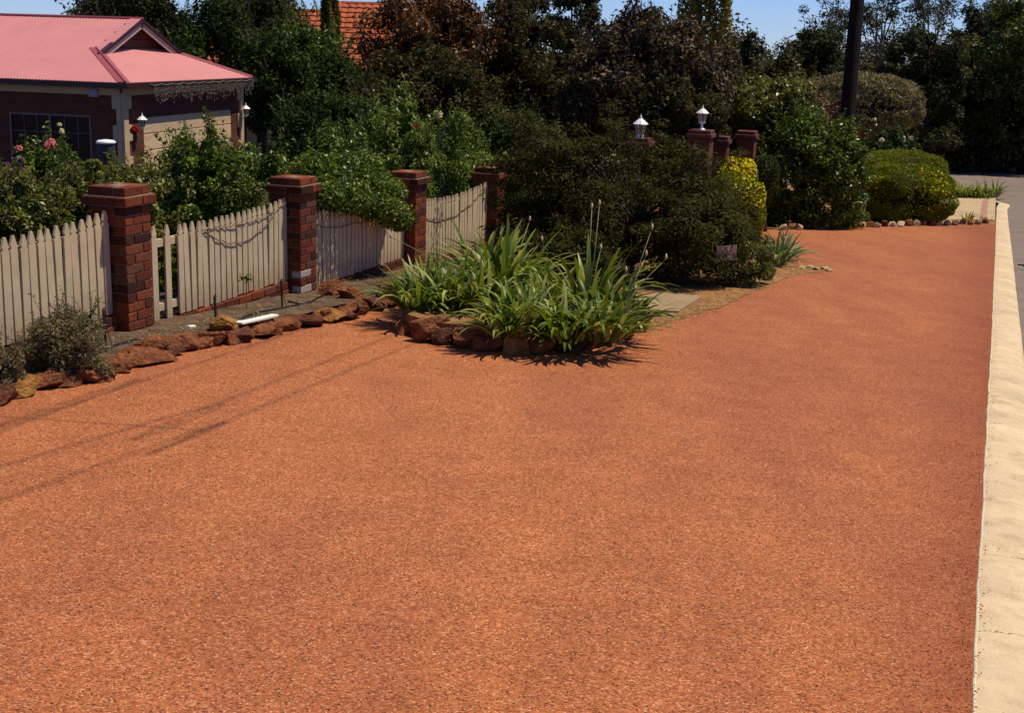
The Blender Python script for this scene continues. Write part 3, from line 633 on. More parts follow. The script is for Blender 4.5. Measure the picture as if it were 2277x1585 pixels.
# ------------------------------------------------------------------ agapanthus island
isl = [touv(G(x, y)) for x, y in ((952, 762), (985, 768), (1040, 775), (1095, 782), (1150, 786), (1205, 787), (1260, 783), (1310, 775), (1355, 764), (1395, 752), (1425, 738))]
cu = sum(u for u, v in isl)/len(isl); 
back = [(isl[-1][0]+.55, isl[-1][1]+.5), (13.2, 4.1), (13.1, 4.9), (12.2, 5.15), (11.4, 5.05)]
mid_ = [(u+.10, v+.06) for u, v in isl]+back
struct('island_soil', sheet('island_soil', mid_, 0.01, M['sand'], .25, thick=.19))
IG = 'rocks round the agapanthus island'
for i, (u, v) in enumerate(isl+back):
    m = ['rock', 'rock_dark', 'rock', 'rock', 'rock_ochre'][i % 5]
    big = i == 0
    rock('island_rock', 'tall red block of rock at the island corner' if big else '%s rock in the low ring round the agapanthus island' % {'rock': 'red', 'rock_dark': 'dark', 'rock_pale': 'pale', 'rock_ochre': 'ochre'}[m], uv(u+.06, v+.03), .17 if big else .13+.05*random.random(), .10, .13 if big else .065+.025*random.random(), 'rock' if big else m, 120+i, rot=-.9 if i < 7 else .3, group=None if big else IG, sink=.2)
def strap_mesh(name, L, w, arch, tilt, mat, seed, seg=7):
    """one arching strap leaf rooted at the origin, growing in +x and up"""
    g = random.Random(seed); v = []; ang = tilt; x = z = 0.
    for i in range(seg+1):
        t = i/seg; ww = w*(.55+.45*math.sin(math.pi*min(t*1.2+.15, 1)))*(1 if t < .8 else max(.06, (1-t)/.2)**.7)
        tw = .1*math.sin(3*t+seed); v += [(x-0.35*ww*math.sin(ang)*0, -ww/2, z+ww*.22+tw*ww), (x, 0, z), (x, ww/2, z+ww*.22-tw*ww)]
        x += math.cos(ang)*L/seg; z += math.sin(ang)*L/seg; ang -= arch/seg*(.4+1.2*t)
    f = []
    for i in range(seg): f += [[3*i, 3*i+3, 3*i+4, 3*i+1], [3*i+1, 3*i+4, 3*i+5, 3*i+2]]
    return mesh_np(name, v, f, M[mat], True)
SM = {}
def straps(mat):
    if mat not in SM:
        SM[mat] = [strap_mesh('leaf', 1., w, a, t, mat, i) for i, (w, a, t) in enumerate(((.062, 1.1, 1.25), (.068, 1.6, 1.2), (.058, 2.0, 1.1), (.064, 1.4, .95), (.072, 1.9, .85), (.060, 2.5, 1.2), (.062, .7, 1.4), (.070, 1.2, .65)))]
    return SM[mat]
def agapanthus(label, p, L, n, seed, mat='strap', group='agapanthus clumps on the rock island', spread=.16, stalks=(), bias=None, cat='plant', lo=0):
    th = thing('agapanthus', label, cat, p, group); g = random.Random(seed); ms = straps(mat)
    for i in range(n):
        a = g.uniform(0, 2*math.pi); r = spread*math.sqrt(g.random())
        o = obj('leaf', g.choice(ms[lo:]), th, loc=(r*math.cos(a), r*math.sin(a), g.uniform(-.02, .03)))
        s = L*g.uniform(.65, 1.12); o.scale = (s, s*g.uniform(1.1, 1.7)*(.62/L)**.5, s)
        o.rotation_euler = (g.uniform(-.25, .25), g.uniform(-.30, .34), a+g.uniform(-.5, .5))
    for k, tip in enumerate(stalks):
        tip = np.array(tip); q = np.array(p)+[g.uniform(-.08, .08), g.uniform(-.08, .08), 0]; m = (q+tip)/2+np.array([g.uniform(-.05, .05), 0, .04])
        o = MB().tube([q, m, tip], [.006, .0045, .0035], 5).build('flower_stalk', M['stalk'], th, True)
        b = MB().lathe(tip-[0, 0, .012], [(.003, 0), (.010, .012), (.014, .026), (.010, .042), (.002, .062)], 7).build('bud', M['bud'], o, True)
    return th
def at_h(px, py, ref):      # point over ref's distance
    dep = float((np.array(ref)-C0)@Fv); return P(px, py, dep)
def isl_p(x, y): p = G(x, y, .17); return p
A = [((1010, 690), .62, 62), ((1125, 672), .78, 60), ((1185, 735), .60, 62), ((1310, 712), .72, 60), ((1340, 752), .58, 56), ((1255, 752), .55, 50), ((1075, 700), .66, 48), ((1390, 728), .52, 40), ((962, 668), .60, 55), ((1085, 652), .72, 50), ((1230, 695), .62, 50), ((1130, 740), .52, 45), ((930, 690), .58, 60)]
alab = ['agapanthus clump drooping over the island corner beside the tall rock', 'tallest agapanthus clump at the back of the island near the pickets', 'agapanthus clump spilling over the front rocks', 'tall agapanthus clump before the black shade of the feathery bush', 'low agapanthus clump hanging over the ochre front rock', 'agapanthus clump between the front rocks and the tall clump', 'agapanthus clump in the middle of the island', 'small agapanthus clump beside the concrete slab', 'agapanthus clump arching toward the picket fence at the island end', 'upright agapanthus clump at the back of the island beside the tallest one', 'agapanthus clump in the dip between the two tall clumps', 'agapanthus clump with yellowing tips just behind the front rocks', 'agapanthus clump drooping past the tall rock on to the gravel']
for i, ((xy, L, n), lb) in enumerate(zip(A, alab)):
    p = isl_p(*xy); st = []
    if i == 1: st = [at_h(1178, 490, p), at_h(1205, 535, p), at_h(868, 527, p)]
    if i == 3: st = [at_h(1316, 462, p), at_h(1333, 455, p), at_h(1336, 553, p), at_h(1392, 603, p)]
    if i == 7: st = [at_h(1450, 508, p), at_h(1437, 567, p), at_h(1481, 575, p)]
    agapanthus(lb, p, L*(1.14 if i in (1, 3, 9) else .92), int(n*2.0), 30+i, stalks=st, spread=.2)
agapanthus('pale striped agapanthus clump at the end of the feathery bush', G(1722, 592), .66, 80, 50, 'strap_pale', None)
agapanthus('pale agapanthus clump behind, leaning out over the gravel', G(1742, 578), .58, 60, 55, 'strap_pale', None)
for i, x in enumerate((2136, 2156, 2176, 2194, 2208)):
    agapanthus('bright agapanthus in the row on the far verge by the road bend', G(x, 440-abs(i-2)), .75, 34, 60+i, 'strap', 'agapanthus row at the far bend', .2)
agapanthus('small dark grassy tuft before the cream crossover', G(2150, 489), .34, 26, 70, 'strap', None)
agapanthus('sparse dark tuft at the end of the low rock edging', G(2190, 491), .26, 14, 71, 'strap', None)

# ------------------------------------------------------------------ small things on the bed and the gravel
for i, (x, y, h, lb) in enumerate([(236, 768, .30, 'black sprinkler stake left of the first pillar'), (481, 724, .27, 'black sprinkler stake before the picket panel with gaps'), (628, 682, .27, 'black sprinkler stake left of the whitish-brick pillar')]):
    p = G(x, y, .075); th = thing('sprinkler_stake', lb, 'sprinkler', p, 'sprinkler stakes in the fence bed')
    tip = p+np.array([-.012, 0, h]); MB().tube([p-[0, 0, .03], tip], .011, 6).build('post', M['black_plastic'], th)
    MB().tube([tip-[0, 0, .005], tip+T3*.02+[0, 0, .012]], .014, 6).build('head', M['black_plastic'], th)
    MB().tube([tip+T3*.02, tip+T3*.03-[0, 0, h*.5], p+T3*.05-L3*.02], .004, 5).build('feed_tube', M['black_plastic'], th)
def hose(lb, pix):
    pl = [G(x, y, .075)+np.array([0, 0, .008]) for x, y in pix]; th = thing('irrigation_pipe', lb, 'hose', pl[0]); MB().tube(pl, .012, 6).build('pipe', M['black_plastic'], th, True)
hose('black irrigation pipe curving on the soil below the first pillar', [(228, 778), (262, 768), (300, 757), (335, 754), (372, 757)])
hose('black irrigation pipe lying along the bed behind the white boards', [(520, 722), (545, 705), (580, 695), (630, 686), (665, 679)])
hose('thin black pipe looped at the foot of the whitish-brick pillar', [(640, 672), (665, 677), (690, 674), (705, 664), (718, 660)])
for i, (a, b_, w, lb) in enumerate([((532, 733), (612, 714), .075, 'broken white board lying across another on the bed'), ((492, 727), (555, 724), .06, 'short broken white board under the longer one'), ((419, 736), (434, 735), .05, 'white chip of board near the first pillar')]):
    p, q = G(*a, .10), G(*b_, .10); d = q-p; L = np.linalg.norm(d); d /= L; s = np.cross([0, 0, 1], d); s /= np.linalg.norm(s)
    th = thing('broken_board', lb, 'board', (p+q)/2); up = np.cross(d, s)
    MB().box((p+q)/2+[0, 0, .04+.02*(i == 0)], d*L/2, s*w/2, up*.008).build('plank', M['white_wood'], th)
for i, (a, b_, c) in enumerate([((1445, 697), (1500, 700), 0), ((1503, 700), (1552, 668), 1)]): pass
sl = [touv(G(x, y)) for x, y in ((1425, 694), (1508, 697), (1560, 664), (1470, 655), (1400, 660))]
o = obj('concrete_slab', sheet('concrete_slab', sl, .0, M['slab'], .6, thick=.03)); tag(o, 'cracked cream concrete slab behind the agapanthus island', 'slab')
for i, (x, y, s, lb) in enumerate([(335, 1046, .016, 'white pebble on the gravel under the wire shadows'), (1077, 1478, .008, 'tiny pale chip on the open gravel'), (822, 1492, .004, 'speck of pale stone on the near gravel')]):
    rock('pebble', lb, G(x, y), s, s*.6, s*.5, 'rock_pale', 150+i, sub=2, sink=.1, rough=.1, cat='stone')
# fallen leaves and twigs on the sand and the bed (nobody could count them)
g = np.random.default_rng(4)
def litter(name, pix, n, spread, size, mat, label, dz):
    pts = []
    for _ in range(n):
        x, y = pix[g.integers(len(pix))]; pts.append(G(x+g.normal()*spread, y+g.normal()*spread*.3, dz)+np.array([0, 0, .006]))
    pts = np.array(pts); nr = unit(g.normal(size=(n, 3))*.35+[0, 0, 1]); v, f = leaf_quads(pts, nr, size, .4, .3, 3)
    o = obj(name, mesh_np(name, v, f, M[mat]), None, 'stuff'); o['label'] = label
litter('leaf_litter', [(1470, 715), (1520, 700), (1560, 690), (1600, 672), (1660, 650), (1720, 622), (1780, 605)], 420, 22, .035, 'dead', 'dry brown leaves scattered on the orange sand', .008)
litter('bed_litter', [(x, 770-(x-240)*.235) for x in range(240, 880, 40)], 380, 18, .03, 'dead', 'dry leaf scraps scattered on the fence bed', .08)
litter('verge_litter', [(1480, 760), (1600, 705), (1700, 660), (1000, 800), (1300, 800), (700, 745), (500, 800), (300, 850), (850, 710), (600, 772)], 170, 34, .02, 'dead', 'a few dry leaf scraps on the gravel edge', .003)
# loose red chips spilled on to the kerb
pts = []
for _ in range(2600):
    u = 3.5+14*g.random()**1.8; kv = np.interp(u, [p[0] for p in kb[:10]], [p[1] for p in kb[:10]]); pts.append(uv(u, kv+.05-abs(g.normal())*.05, .017) if g.random() < .35 else uv(u, kv+.02+abs(g.normal())*.12, .003))
pts = np.array(pts); s = g.uniform(.003, .0075, (len(pts), 1, 1)); tet = np.array([[1, 0, 0], [-.6, .8, 0], [-.5, -.9, .1], [.1, 0, 1.]])
v = (pts[:, None]+tet[None]*s*g.choice([-1, 1], (len(pts), 1, 3))*[1, 1, 0]+tet[None]*s*[0, 0, 1]).reshape(-1, 3); i4 = np.arange(len(pts))[:, None]*4
f = np.vstack([i4+[0, 1, 2], i4+[0, 1, 3], i4+[1, 2, 3], i4+[2, 0, 3]])
o = obj('loose_gravel', mesh_np('loose_gravel', v, f, M['gravel']), None, 'stuff'); o['label'] = 'loose red stone chips strewn along the kerb edge'
# bird at the edge of the road
p = G(2281, 600, -.065); th = thing('bird', 'small dark bird standing on the asphalt beside the kerb', 'bird', p)
d = np.array([1., -.05, 0.]); bm_ = MB()
q = p+np.array([0, 0, .075])
bm_.tube([q-d*.15+[0, 0, .012], q-d*.06+[0, 0, .008], q-d*.035, q, q+d*.035+[0, 0, .012], q+d*.05+[0, 0, .03], q+d*.062+[0, 0, .05], q+d*.078+[0, 0, .056], q+d*.092+[0, 0, .05], q+d*.112+[0, 0, .046]], [.012, .015, .028, .036, .032, .022, .021, .021, .009, .002], 10)
for s in (-.012, .012): bm_.tube([q+[0, s, -.02], q+[0.004, s, -.05], p+[0, s, .0]], [.008, .004, .003], 5)
bm_.build('body', M['bird'], th, True)
# small sign in the bush
c = P(1615, 562, 17.6); th = thing('small_sign', 'small tilted pinkish board sign half hidden in feathery bush', 'sign', base(1615, 562, 17.6))
ax = unit(np.array([[.86, .5, .0]]))[0]; uz = np.array([0, 0, 1.])
MB().box(c, ax*.17, np.cross(ax, uz)*.008, uz*.10).build('board', M['sign'], th)
MB().box(c-uz*.085+np.cross(ax, uz)*.013, ax*.172, np.cross(ax, uz)*.006, uz*.016).build('bottom_rail', M['sign_frame'], th)
bs = wpos(th); MB().tube([[c[0], c[1], bs[2]-.1], c], .015, 6).build('post', M['pole'], th)
# ------------------------------------------------------------------ house with the red metal roof
az1 = math.radians(13.0); HA = np.array([math.sin(az1), math.cos(az1), 0]); HB = np.array([-math.cos(az1), math.sin(az1), 0])   # along garage front / along left wall
E0 = P(279, 186, 28.0); EZ = E0[2]                     # near eave corner
SPAN, LEN, PIT_, OV = 6.5, 14., .42, .22
HZ = min(gz(E0[0], E0[1]), EZ-2.5)-.15
hb = E0+HA*OV+HB*OV; hb = np.array([hb[0], hb[1], HZ])
house = thing('brick_house', 'dark brick house with pinkish red corrugated metal roof and cream garage door', 'house', hb)
def hp_(a, b, z): return E0+HA*a+HB*b+Z3*z             # a along garage front, b along left wall, z above the eave
def uvbox(mb_obj): pass
def quad_uv(name, pts, mat, par, su, sv):
    me = mesh_np(name, np.array(pts)-wpos(par), [[0, 1, 2, 3]], mat); l = me.uv_layers.new()
    for i, c in enumerate(((0, 0), (su, 0), (su, sv), (0, sv))): l.data[i].uv = c
    return obj(name, me, par)
# walls: left wall (with window hole built from four pieces) and garage wall round the door
zb = HZ-EZ; zt = -.12
def wall_piece(fn, s0, s1, z0, z1): return quad_uv('wall', [fn(s0, z0), fn(s1, z0), fn(s1, z1), fn(s0, z1)], M['hbrick'], house, s1-s0, z1-z0)
FW = lambda s, z: hp_(s, OV, z)                # garage wall, s along HA
LW = lambda s, z: hp_(OV, s, z)                # left wall, s along HB
def on_plane(px, py, p0, nrm):
    d = ray(px, py); t = ((p0-C0)@nrm)/(d@nrm); return C0+d*t
def sof(px, py, front=True):
    q = on_plane(px, py, FW(0, 0) if front else LW(0, 0), HB if front else HA); r = q-E0
    return float(r@(HA if front else HB)), float(q[2]-EZ)
d0, dzt = sof(318, 262); d1, dzt2 = sof(515, 243); dzt = (dzt+dzt2)/2
w0, wz1 = sof(20, 249, False); w1, wz2 = sof(201, 258, False); wz1 = (wz1+wz2)/2; w0, w1 = min(w0, w1), max(w0, w1); wz0 = wz1-1.15
for a in ((OV, d0, zb, zt), (d1, SPAN-OV, zb, zt), (d0, d1, dzt, zt)): wall_piece(FW, *a)
for a in ((OV, w0, zb, zt), (w1, LEN, zb, zt), (w0, w1, wz1, zt), (w0, w1, zb, wz0)): wall_piece(LW, *a)
quad_uv('wall', [hp_(SPAN-OV, OV, zb), hp_(SPAN-OV, LEN, zb), hp_(SPAN-OV, LEN, zt), hp_(SPAN-OV, OV, zt)], M['hbrick'], house, LEN, zt-zb)
quad_uv('wall', [hp_(OV, LEN, zb), hp_(SPAN-OV, LEN, zb), hp_(SPAN-OV, LEN, zt), hp_(OV, LEN, zt)], M['hbrick'], house, 6, zt-zb)
mb = MB(); mb.add([hp_(.02, .02, -.10), hp_(SPAN-.02, .02, -.10), hp_(SPAN-.02, LEN, -.10), hp_(.02, LEN, -.10)], [[0, 1, 2, 3]]); mb.build('soffit', M['cream'], house)
# frieze boards under the eaves
MB().box(hp_(SPAN/2, OV-.04, -.20), HA*(SPAN/2-.2), HB*.02, Z3*.075).build('frieze', M['cream'], house)
MB().box(hp_(OV-.04, LEN/2, -.20), HB*(LEN/2-.25), HA*.02, Z3*.075).build('frieze', M['cream'], house)
# gutters
MB().box(hp_(SPAN/2, -.05, -.055), HA*(SPAN/2+.1), HB*.05, Z3*.055).build('gutter', M['gutter'], house)
MB().box(hp_(-.05, LEN/2+.03, -.056), HB*(LEN/2), HA*.05, Z3*.055).build('gutter', M['gutter'], house)
MB().box(hp_(SPAN+.05, LEN/2+.03, -.056), HB*(LEN/2), HA*.05, Z3*.055).build('gutter', M['gutter'], house)
# quoins on both garage corners: alternating long and short blocks
for ca, sgn in ((OV, 1), (SPAN-OV, -1)):
    z = zt-.10; k = 0
    while z-.34 > zb-.1:
        w = .34 if k % 2 == 0 else .20; wl_ = .21 if k % 2 == 0 else .11; z1 = z-.345
        o = MB().box(hp_(ca+sgn*(w/2-.025), OV-.012, (z+z1)/2), HA*w/2, HB*.03, Z3*.171).build('quoin', M['cream'], house)
        if sgn > 0: MB().box(hp_(OV-.012, OV+wl_/2+.018+.001, (z+z1)/2), HB*wl_/2, HA*.03, Z3*.171).build('quoin', M['cream'], house)
        z = z1; k += 1
# garage door of grooved panels
dh = (dzt-zb)/5
dr = MB().box(hp_((d0+d1)/2, OV+.055, (dzt+zb)/2), HA*(d1-d0)/2, HB*.02, Z3*(dzt-zb)/2).build('garage_door', M['door'], house)
for k in range(5):
    bevel(MB().box(hp_((d0+d1)/2, OV+.03, dzt-dh*(k+.5)), HA*((d1-d0)/2-.01), HB*.012, Z3*(dh/2-.012)).build('door_panel', M['door'], dr), .008)
for s in (d0, d1): MB().box(hp_(s, OV+.022, (dzt+zb)/2), HA*.012, HB*.02, Z3*(dzt-zb)/2).build('door_jamb', M['hbrick'], house)
# window, two sashes with glazing bars
win = MB().box(LW((w0+w1)/2, (wz0+wz1)/2)+HA*.05, HB*(w1-w0)/2, HA*.006, Z3*(wz1-wz0)/2).build('window', M['glass'], house)
fr_ = .035
for z in (wz0+fr_/2, wz1-fr_/2): MB().box(LW((w0+w1)/2, z)+HA*.02, HB*(w1-w0)/2, HA*.022, Z3*fr_/2).build('frame', M['frame'], win)
for s in (w0+fr_/2, (w0+w1)/2, w1-fr_/2): MB().box(LW(s, (wz0+wz1)/2)+HA*.018, HB*fr_/2, HA*.022, Z3*((wz1-wz0)/2-.036)).build('frame', M['frame'], win)
for s in (.17, .33, .67, .83): MB().box(LW(w0+(w1-w0)*s, (wz0+wz1)/2)+HA*.035, HB*.006, HA*.006, Z3*((wz1-wz0)/2-.037)).build('glazing_bar', M['frame'], win)
MB().box(LW((w0+w1)/2, wz1-.40)+HA*.028, HB*((w1-w0)/2-.037), HA*.006, Z3*.006).build('glazing_bar', M['frame'], win)
# roof: Dutch gable, corrugated sheets laid side by side
roof = MB().box(hp_(SPAN/2, LEN/2, .0), HA*.02, HB*.02, Z3*.02).build('roof', M['roof_trim'], house)
SB = 1.62; GH = SB*PIT_; RH = SPAN/2*PIT_             # set-back of the gablet, its foot height, ridge height
def corr(name, s0, s1, fn_lo, fn_hi, nrm, par, mat=M['roof']):
    n = int((s1-s0)/.019)+1; ss = np.linspace(s0, s1, n); lo = []; hi = []
    for s in ss:
        w = nrm*(.008*math.sin(2*math.pi*s/.076)+.012); lo.append(fn_lo(s)+w); hi.append(fn_hi(s)+w)
    f = np.array([[i, i+1, n+i+1, n+i] for i in range(n-1)])
    return obj(name, mesh_np(name, np.array(lo+hi)-wpos(par), f, mat, True), par)
nl = unit(np.array([-HA*PIT_+Z3]))[0]; nr_ = unit(np.array([HA*PIT_+Z3]))[0]; nf = unit(np.array([-HB*PIT_+Z3]))[0]
GB = 1.33                                              # the gable roof oversails to here
def top_left(s):                                      # left slope: hip up to the gablet foot, then full height
    if s < SB: return hp_(s, s, s*PIT_)
    return hp_(SPAN/2, s, RH)
step = .762; s = 0.
while s < LEN:
    e = min(s+step, LEN)
    for (a, b_) in ([(s, min(e, SB)), (SB, e)] if s < SB < e else [(s, e)]):
        corr('roof_sheet', a, b_, lambda t: hp_(0, t, 0), top_left, nl, roof)
        corr('roof_sheet', a, b_, lambda t: hp_(SPAN, t, 0), lambda t: hp_(SPAN-t, t, t*PIT_) if t < SB else hp_(SPAN/2, t, RH), nr_, roof)
    s = e
# gable ends oversailing the gablet: sloping strip forward of SB
def top_g(t): return hp_(SPAN/2, t, RH)
for sg, nn_ in ((1, nl), (-1, nr_)):
    fa = (lambda q: q) if sg > 0 else (lambda q: SPAN-q)
    mbq = MB(); mbq.add([hp_(fa(GB), GB, GB*PIT_+.034), hp_(fa(SPAN/2), GB, RH+.034), hp_(fa(SPAN/2), SB+.01, RH+.034), hp_(fa(SB), SB+.01, SB*PIT_+.034)], [[0, 1, 2, 3]])
    mbq.build('roof_sheet', M['roof'], roof)
s = 0.
while s < SPAN:
    e = min(s+step, SPAN)
    br_ = sorted({s, e, *[q for q in (SB, SPAN-SB) if s < q < e]})
    for a, b_ in zip(br_, br_[1:]): corr('roof_sheet', a, b_, lambda t: hp_(t, 0, 0), lambda t: hp_(t, min(t, SPAN-t, SB), min(t, SPAN-t, SB)*PIT_), nf, roof)
    s = e
# flashings: ridge and hips
MB().tube([hp_(SPAN/2, GB-.02, RH+.03), hp_(SPAN/2, LEN, RH+.03)], .035, 6).build('ridge_cap', M['roof_trim'], roof)
for sgn in (1, -1):
    mbq = MB(); a0 = (0 if sgn > 0 else SPAN); dirn = HA*sgn
    def hpt(t, o, zz): return hp_(a0+sgn*t, t, t*PIT_+zz)+o
    w = .19
    lo_, hi_ = hpt(0, 0, .03), hpt(SB, 0, .03)
    for o in (HB*w*1.0, dirn*w*1.0):
        k2 = hpt(0, o, .026), hpt(SB, o, .026)
        # stays on its own slope: moving along the eave keeps the height
        mbq.add([lo_, hi_, k2[1], k2[0]], [[0, 1, 2, 3]])
    mbq.build('hip_flashing', M['roof_trim'], roof)
    MB().tube([lo_+Z3*.005, hi_+Z3*.005], .022, 6).build('hip_roll', M['roof_trim'], roof)
# gablet: dark boarded triangle, barge boards and their red caps
gq = [hp_(SB, SB-.02, GH), hp_(SPAN-SB, SB-.02, GH), hp_(SPAN/2, SB-.02, RH-.02)]
gb = MB().add(gq, [[0, 1, 2]]).build('gablet', M['gable'], house)
for k in range(4):
    z = GH+.12+k*.19; hw = (RH-z)/PIT_-.05
    if hw > .1: MB().box(hp_(SPAN/2, SB-.035, z), HA*hw, HB*.008, Z3*.085).build('gablet_board', M['gable'], gb)
for sgn in (1, -1):
    a0 = SPAN/2; lo_ = hp_(a0-sgn*(a0-GB-.02), GB+.03, GB*PIT_-.02); hi_ = hp_(a0, GB+.03, RH-.055)
    d = unit(np.array([hi_-lo_]))[0]; nn2 = np.cross(d, HB); nn2 *= np.sign(nn2[2])
    L = np.linalg.norm(hi_-lo_); c = (lo_+hi_)/2
    MB().box(c-nn2*.07, d*L/2, HB*.014, nn2*.065).build('barge_board', M['barge'], gb)
    MB().box(c+nn2*.035, d*(L/2+.03), HB*.06, nn2*.03).build('barge_cap', M['gutter'], gb)
MB().tube([hp_(SPAN/2, GB+.01, RH-.20), hp_(SPAN/2, GB+.01, RH-.02)], .02, 6).build('finial', M['gutter'], gb)
# wall lanterns beside the garage door
def lantern(p, s, label, group, par_name='wall_lantern', post=0.):
    th = thing(par_name, label, 'lamp', p, group); th.scale = (s, s, s); s = 1.; q = np.array(p, float)+[0, 0, post]
    if post: MB().lathe(p, [(.10*s, 0), (.09*s, .02), (.035*s, .05), (.03*s, post)], 8).build('stem', M['white'], th)
    MB().lathe(q, [(.03*s, -.01), (.085*s, .02), (.09*s, .05)], 6).build('base', M['white'], th)
    MB().lathe(q, [(.07*s, .05), (.115*s, .27)], 6).build('glass', M['lglass'], th)
    for k in range(6):
        a = k*math.pi/3; MB().tube([q+[.075*s*math.cos(a), .075*s*math.sin(a), .045], q+[.12*s*math.cos(a), .12*s*math.sin(a), .27]], .007*s, 4).build('bar', M['white'], th)
    MB().lathe(q, [(.17*s, .265), (.17*s, .275), (.10*s, .34), (.05*s, .38), (.022*s, .40), (.028*s, .42), (.010*s, .46), (.003, .50)], 8).build('cap', M['white'], th)
    return th
s_, z_ = sof(301, 272); q = hp_(s_, OV-.17, z_-.13)
th = lantern(q, .70, 'white carriage lantern on the brick wall beside the cream quoins', 'wall lanterns by the garage door')
MB().tube([q+[0, 0, .0], q+HB*.13-Z3*.08, q+HB*.245+Z3*.03], .016, 5).build('bracket', M['white'], th)
s_, z_ = sof(552, 245); q = hp_(min(s_, SPAN-OV-.12), OV-.17, z_-.13)
th = lantern(q, .70, 'white carriage lantern at the far end of the garage wall', 'wall lanterns by the garage door')
MB().tube([q+[0, 0, .0], q+HB*.13-Z3*.08, q+HB*.245+Z3*.03], .016, 5).build('bracket', M['white'], th)
# alarm box under the eave
s_, z_ = sof(213, 207, False); th = thing('alarm_box', 'small pale box on the wall under the eave', 'box', LW(s_, z_-.1))
bevel(MB().box(LW(s_, z_)-HA*.07, HB*.10, HA*.065, Z3*.085).build('case', plain('pale_box', (.34, .30, .34), .5, .05), th), .012)
# icicle light strands under the garage gutter
th = thing('icicle_lights', 'strand of icicle lights hanging from the garage gutter', 'lights', hp_(SPAN/2, -.11, -.1)); g = random.Random(2); cb = MB(); st = MB()
pl = [hp_(.85+i*(SPAN-1.0)/60, -.112, -.035-.028*abs(math.sin(i*.55))) for i in range(61)]; cb.tube(pl, .008, 4); cb.build('cable', plain('grey_cable', (.16, .17, .15), .6, .1), th)
for i in range(105):
    a = 1.05+(SPAN-1.2)*i/105; L = g.choice((.18, .26, .34, .40))*g.uniform(.8, 1.1); q = hp_(a, -.112, -.06); st.tube([q, q+HA*g.uniform(-.03, .03)-Z3*L*.5, q+HA*g.uniform(-.05, .05)-Z3*L], .0022, 3)
    for k in range(3): st.lathe(q-Z3*(L*(k+1)/3.0)+HA*g.uniform(-.03, .03), [(.003, 0), (.008, .012), (.003, .03)], 4)
st.build('strands', plain('clear_bulb', (.36, .27, .20), .3, .2), th, kind='stuff')
# pale letterbox-like meter standing in the garden before the house
p = base(236, 330, 25.0); top = P(236, 312, 25.0); th = thing('garden_urn', 'grey rounded container with a bright white lid before the house', 'container', p); h = top[2]-p[2]
bevel(MB().lathe(p, [(.12, 0), (.15, h*.55), (.165, h-.25), (.17, h-.05)], 14).build('body', plain('grey_body', (.035, .03, .03), .5, .3, 5), th, True), .01)
MB().lathe(p+[0, 0, h-.06], [(.185, 0), (.19, .03), (.15, .06), (.05, .075)], 14).build('lid', M['white'], th, True)

# ------------------------------------------------------------------ house behind with the orange tile roof
c1 = P(765, 8, 50); rz = c1[2]; D = 50
def tile_roof(name, pA, pB, drop, run, nrm, par, tilew=.30, row=.34):
    """rows of curved tiles from ridge line pA-pB down the slope"""
    d = pB-pA; L = np.linalg.norm(d); d = d/L; n = int(L/(tilew/6)); rows = int(math.hypot(drop, run)/row); dn = (nrm*run-Z3*drop); dn /= math.hypot(drop, run); up = np.cross(dn, d); up *= np.sign(up[2])
    xs_ = np.arange(n+1)*(tilew/6); v = []; f = []; wv = .03*np.abs(np.sin(math.pi*xs_/tilew))
    for r in range(rows):
        for e, hgt in ((0, .0), (1, .045)):
            o = len(v)//1
            v += [pA+d*x+dn*(row*(r+e*1.02))+up*(w+hgt) for x, w in zip(xs_, wv)]
        o = len(v)-2*(n+1); f += [[o+i, o+i+1, o+n+1+i+1, o+n+1+i] for i in range(n)]
        if r: f += [[o-n-1+i, o-n+i, o+i+1, o+i] for i in range(n)]
    return obj(name, mesh_np(name, np.array(v)-wpos(par), f, M['tile'], False), par, 'stuff')
h2b = base(800, 60, 54); h2 = thing('tiled_house', 'house with orange terracotta tile roof rising behind the garden trees', 'house', h2b)
ex = unit(np.array([[Rv[0], Rv[1], 0]]))[0]; ey = np.array([-ex[1], ex[0], 0])
A1, B1 = P(757, 9, 50), P(1010, 9, 50); A1[2] = B1[2] = rz
tile_roof('roof', A1, B1, 2.5, 3.8, -ey, h2)
A2, B2 = P(470, 26, 52), P(752, 26, 52); A2[2] = B2[2] = P(700, 26, 52)[2]
tile_roof('roof', A2, B2, 2.6, 3.6, -ey, h2)
MB().tube([A1, A1-ey*3.8-Z3*2.5], .10, 6).build('verge_tiles', M['tile'], h2); MB().tube([A1, B1], .09, 6).build('ridge_tiles', M['tile'], h2); MB().tube([A2, B2], .09, 6).build('ridge_tiles', M['tile'], h2)
tile_roof('roof', A1+ey*.02, B1+ey*.02, 2.5, 3.8, ey, h2)
zz = rz-2.45; cw = (A2+B1)/2; cw[2] = (zz+h2b[2])/2
MB().box(cw+ey*.3, ex*(np.linalg.norm(B1-A2)/2-.4), ey*3.0, Z3*(zz-h2b[2])/2).build('wall', M['cream'], h2)
mb = MB(); mb.add([A1-ey*3.7-Z3*2.45, A1, A1+ey*3.7-Z3*2.45], [[0, 1, 2]]); mb.build('gable_wall', M['gable'], h2)

